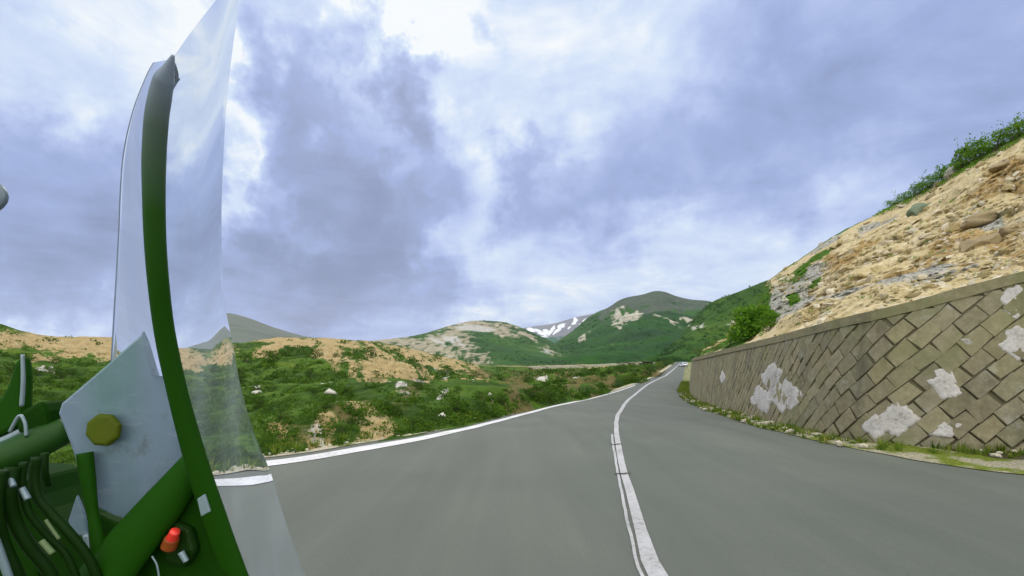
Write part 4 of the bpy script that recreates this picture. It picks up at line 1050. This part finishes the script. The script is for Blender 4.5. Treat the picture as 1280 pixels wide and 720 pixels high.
# dark rim bead running down the near edge
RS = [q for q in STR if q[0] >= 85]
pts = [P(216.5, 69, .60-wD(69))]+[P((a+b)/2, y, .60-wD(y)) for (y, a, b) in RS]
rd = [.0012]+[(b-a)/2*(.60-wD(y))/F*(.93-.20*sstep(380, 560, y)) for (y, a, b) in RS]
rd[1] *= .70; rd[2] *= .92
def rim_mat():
    m, t, b = newmat('sky_grey_to_green_bead'); sp = t.node('ShaderNodeSeparateXYZ'); t.l.new(t.pos(), sp.inputs[0])
    c = t.ramp(t.mapr(sp.outputs[2], 1.57, 1.785, 0, 1, 'LINEAR'), [(0, (.010, .056, .001)), (.40, (.022, .075, .010)), (.75, (.085, .125, .10)), (1, (.24, .29, .38))])  # sky reflection painted into the colour, grey-blue towards the tip
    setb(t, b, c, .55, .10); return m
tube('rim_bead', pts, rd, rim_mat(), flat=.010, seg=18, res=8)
# alloy bracket plate with its round fastener
PL = [(182, 412, .70), (191, 426, .70), (212, 495, .69), (233, 566, .68), (231, 574, .68), (200, 612, .675), (164, 653, .67), (142, 645, .665), (119, 634, .66), (108, 612, .655), (99, 590, .65), (87, 556, .65), (72, 517, .65), (76, 504, .65), (130, 458, .68)]
PL = [(x, y, 1/(1.538-.00047*(x-72)-.00006*(y-500))) for x, y, _ in PL]
pl = prism('bracket_plate', PL, M_PLATE, .006)
c = P(132, 537, .655); vs, fs = [], []
ax = Vector((.10, -1, .06)).normalized(); uu = ax.orthogonal().normalized(); ww = ax.cross(uu)
for lv, rr in ((0, .0215), (.005, .0215), (.008, .0185)):
    for k in range(8): a = 6.2832*k/8+.3; vs.append(c+ax*lv+(uu*math.cos(a)+ww*math.sin(a))*rr)
for l_ in range(2):
    for k in range(8): j = (k+1) % 8; fs.append((8*l_+k, 8*l_+j, 8*l_+8+j, 8*l_+8+k))
fs += [tuple(range(16, 24)), tuple(range(7, -1, -1))]
bl = mesh('fastener', vs, fs, M_BOLT, pl); bevel(bl, .002)
# lower pane of the bracket, and its dark stay
B(prism('lower_bracket', [(95, 618, .69), (84, 652, .69), (93, 670, .69), (110, 670, .69), (104, 640, .69)], M_PLATE, .005, fix=False))
tube('bracket_stay', [P(106, 566, .648), P(110, 600, .646), (P(116, 640, .645)), P(124, 690, .645), P(131, 750, .65)], [.009, .0085, .006, .009, .011], M_GRN)
tube('stay_rod', [P(108, 668, .64), P(113, 700, .64)], [.004, .004], M_ALU)
# handlebar
tube('handlebar', [P(-230, 640, .56), P(-90, 598, .60), P(0, 574, .63), P(50, 552, .66), P(84, 537, .68)], [.019, .019, .0195, .0195, .017], M_BAR, seg=20)
tube('brake_lever', [P(-120, 600, .66), P(0, 553, .70), P(40, 533, .71), P(82, 512, .73)], [.006, .006, .006, .005], M_ALU)
hs = prism('switch_housing', [(24, 514, .66), (50, 500, .66), (57, 514, .66), (60, 536, .66), (34, 548, .66), (18, 540, .66)], M_DGR, .04, bw=.006)
tube('switch_wire', [P(12, 540, .64), P(24, 520, .64), P(31, 528, .64), P(33, 545, .64)], [.002, .002, .002, .002], M_ALU)
# hand guard fin and mirror
prism('hand_guard', [(-60, 505, .70), (0, 497, .70), (9, 480, .70), (16, 456, .70), (24, 444, .70), (27, 470, .70), (26, 530, .70), (0, 545, .70), (-60, 565, .70)], M_GRN, .02, bw=.006)
tube('guard_rod', [P(28, 443, .69), P(29, 475, .69), P(27, 508, .69)], [.002, .0026, .0026], M_ALU)
def mirror():
    bm = bmesh.new(); bmesh.ops.create_uvsphere(bm, u_segments=24, v_segments=14, radius=1)
    for v in bm.verts:
        v.co = Vector((v.co.x*.075, v.co.y*.022*(1 if v.co.y > 0 else .3), v.co.z*.034))
    me = bpy.data.meshes.new('mirror'); bm.to_mesh(me); bm.free(); o = link('mirror', me, plain('grey_mirror_shell', (.12, .16, .19), .35, .4), bike, True)
    q = P(-62, 245, .68); o.location = q-bike.location
    tube('mirror_stem', [q+Vector((-.03, 0, -.02)), q+Vector((-.06, -.02, -.14)), P(-110, 560, .62)], [.006, .006, .007], M_DK)
mirror()
# cables sweeping down from the bars
def cable(pts, r, m=M_DK): tube('cable', [P(*q) for q in pts], r, m, seg=10)
cable([(46, 572, .60), (43, 592, .60), (46, 618, .60), (66, 644, .605), (88, 668, .61), (112, 700, .62), (130, 745, .63)], .0055)
cable([(30, 578, .585), (27, 606, .585), (36, 640, .59), (58, 668, .60), (84, 696, .61), (104, 745, .62)], .0042)
cable([(16, 584, .575), (11, 612, .57), (18, 650, .58), (38, 684, .59), (60, 712, .60), (78, 755, .61)], .007)
cable([(56, 566, .62), (56, 590, .62), (60, 606, .63)], .004)
cable([(2, 588, .56), (-4, 630, .56), (4, 676, .57), (22, 716, .58), (34, 750, .59)], .006)
cable([(-20, 598, .55), (-14, 650, .55), (0, 690, .555), (14, 730, .56)], .004, M_ALU)
tube('cable_clip', [P(57, 650, .588), P(74, 674, .588)], [.0019, .0019], plain('pale_green_clip', (.09, .13, .05), .5)); tube('cable_clip', [P(52, 676, .582), P(66, 692, .582)], [.0032, .0032], plain('pale_clip', (.10, .15, .06), .5))
tube('cable_clip', [P(11, 594, .57), P(17, 608, .566), ], [.003, .003], M_ALU); tube('cable_clip', [P(27, 610, .578), P(35, 624, .578)], [.0034, .0034], M_ALU)
# console mass behind the cables and the nose fairing under the plate
prism('console', [(-70, 592, .72), (8, 596, .72), (30, 600, .72), (40, 622, .72), (52, 640, .72), (74, 662, .72), (96, 676, .72), (112, 690, .72), (118, 760, .72), (62, 760, .72), (58, 728, .72), (48, 716, .72), (46, 760, .72), (-70, 760, .72)], M_DGR, .10, bw=.01)
prism('fairing', [(118, 641, .668), (140, 652, .668), (163, 656, .668), (200, 616, .668), (234, 570, .668), (248, 578, .668), (266, 640, .668), (288, 722, .668), (300, 765, .668), (112, 765, .668), (112, 690, .668)], M_DGR, .008, bw=.003)
tube('fairing_beam', [P(244, 580, .67), P(205, 630, .66), P(160, 684, .65), P(118, 740, .64)], [.019, .026, .030, .032], M_GRN, flat=.016, seg=18)
sw = prism('switch_block', [(196, 668, .665), (214, 650, .66), (236, 662, .655), (244, 690, .655), (230, 712, .655), (204, 706, .66)], M_DK, .03, bw=.006)
rb = tube('red_button', [P(215, 673, .650), P(219, 664, .645)], [.0068, .0058], plain('red_button', (.80, .045, .03), .35, .5), parent=sw, seg=14, par_fix=False)
tube('button_collar', [P(211, 684, .654), P(215, 673, .651)], [.0095, .0085], plain('rust_collar', (.22, .05, .005), .5), seg=14)
prism('reflector', [(246, 624, .60), (255, 618, .60), (262, 640, .60), (251, 646, .60)], M_ALU, .004, bw=.001)
tube('painted_glint', [P(226, 690, .648), P(233, 702, .648)], [.004, .0035], M_ALU)  # pale sliver added to stand in for a highlight on the switch block
tube('cable', [P(190, 695, .65), P(196, 706, .65), P(199, 722, .65)], [.0012]*3, M_ALU)
# front end carrying it: fork, wheel, guard, tank (below the frame)
def off(p): return Vector(p)
for s_ in (-.1, .1): tube('fork_leg', [Vector((-.52+s_, .70, 1.12)), Vector((-.52+s_, .95, .34))], [.028, .024], M_ALU)
fw = wheel(bike, (0.03, .33, .34), .34, .13)
rw = wheel(bike, (0.03, -1.18, .34), .34, .16)
tube('front_mudguard', [Vector((-.52, .66, .60)), Vector((-.52, .90, .73)), Vector((-.52, 1.14, .68))], [.07, .08, .06], M_GRN, flat=.02)
tube('fuel_tank', [Vector((-.55, .55, .98)), Vector((-.55, .30, 1.00)), Vector((-.55, 0.0, .90))], [.13, .16, .10], M_GRN, flat=.14, seg=20)
tube('seat', [Vector((-.55, .02, .84)), Vector((-.55, -.35, .80)), Vector((-.55, -.72, .86))], [.11, .14, .11], M_DK, flat=.05, seg=18)
tube('engine_block', [Vector((-.55, .50, .62)), Vector((-.55, -.10, .50))], [.17, .19], M_DK, flat=.20, seg=18)
tube('swing_arm', [Vector((-.63, -.05, .45)), Vector((-.63, -.56, .34))], [.03, .025], M_ALU)
tube('head_frame', [Vector((-.55, .45, .95)), Vector((-.53, .72, 1.10)), Vector((-.50, .74, 1.22))], [.05, .05, .06], M_DK)
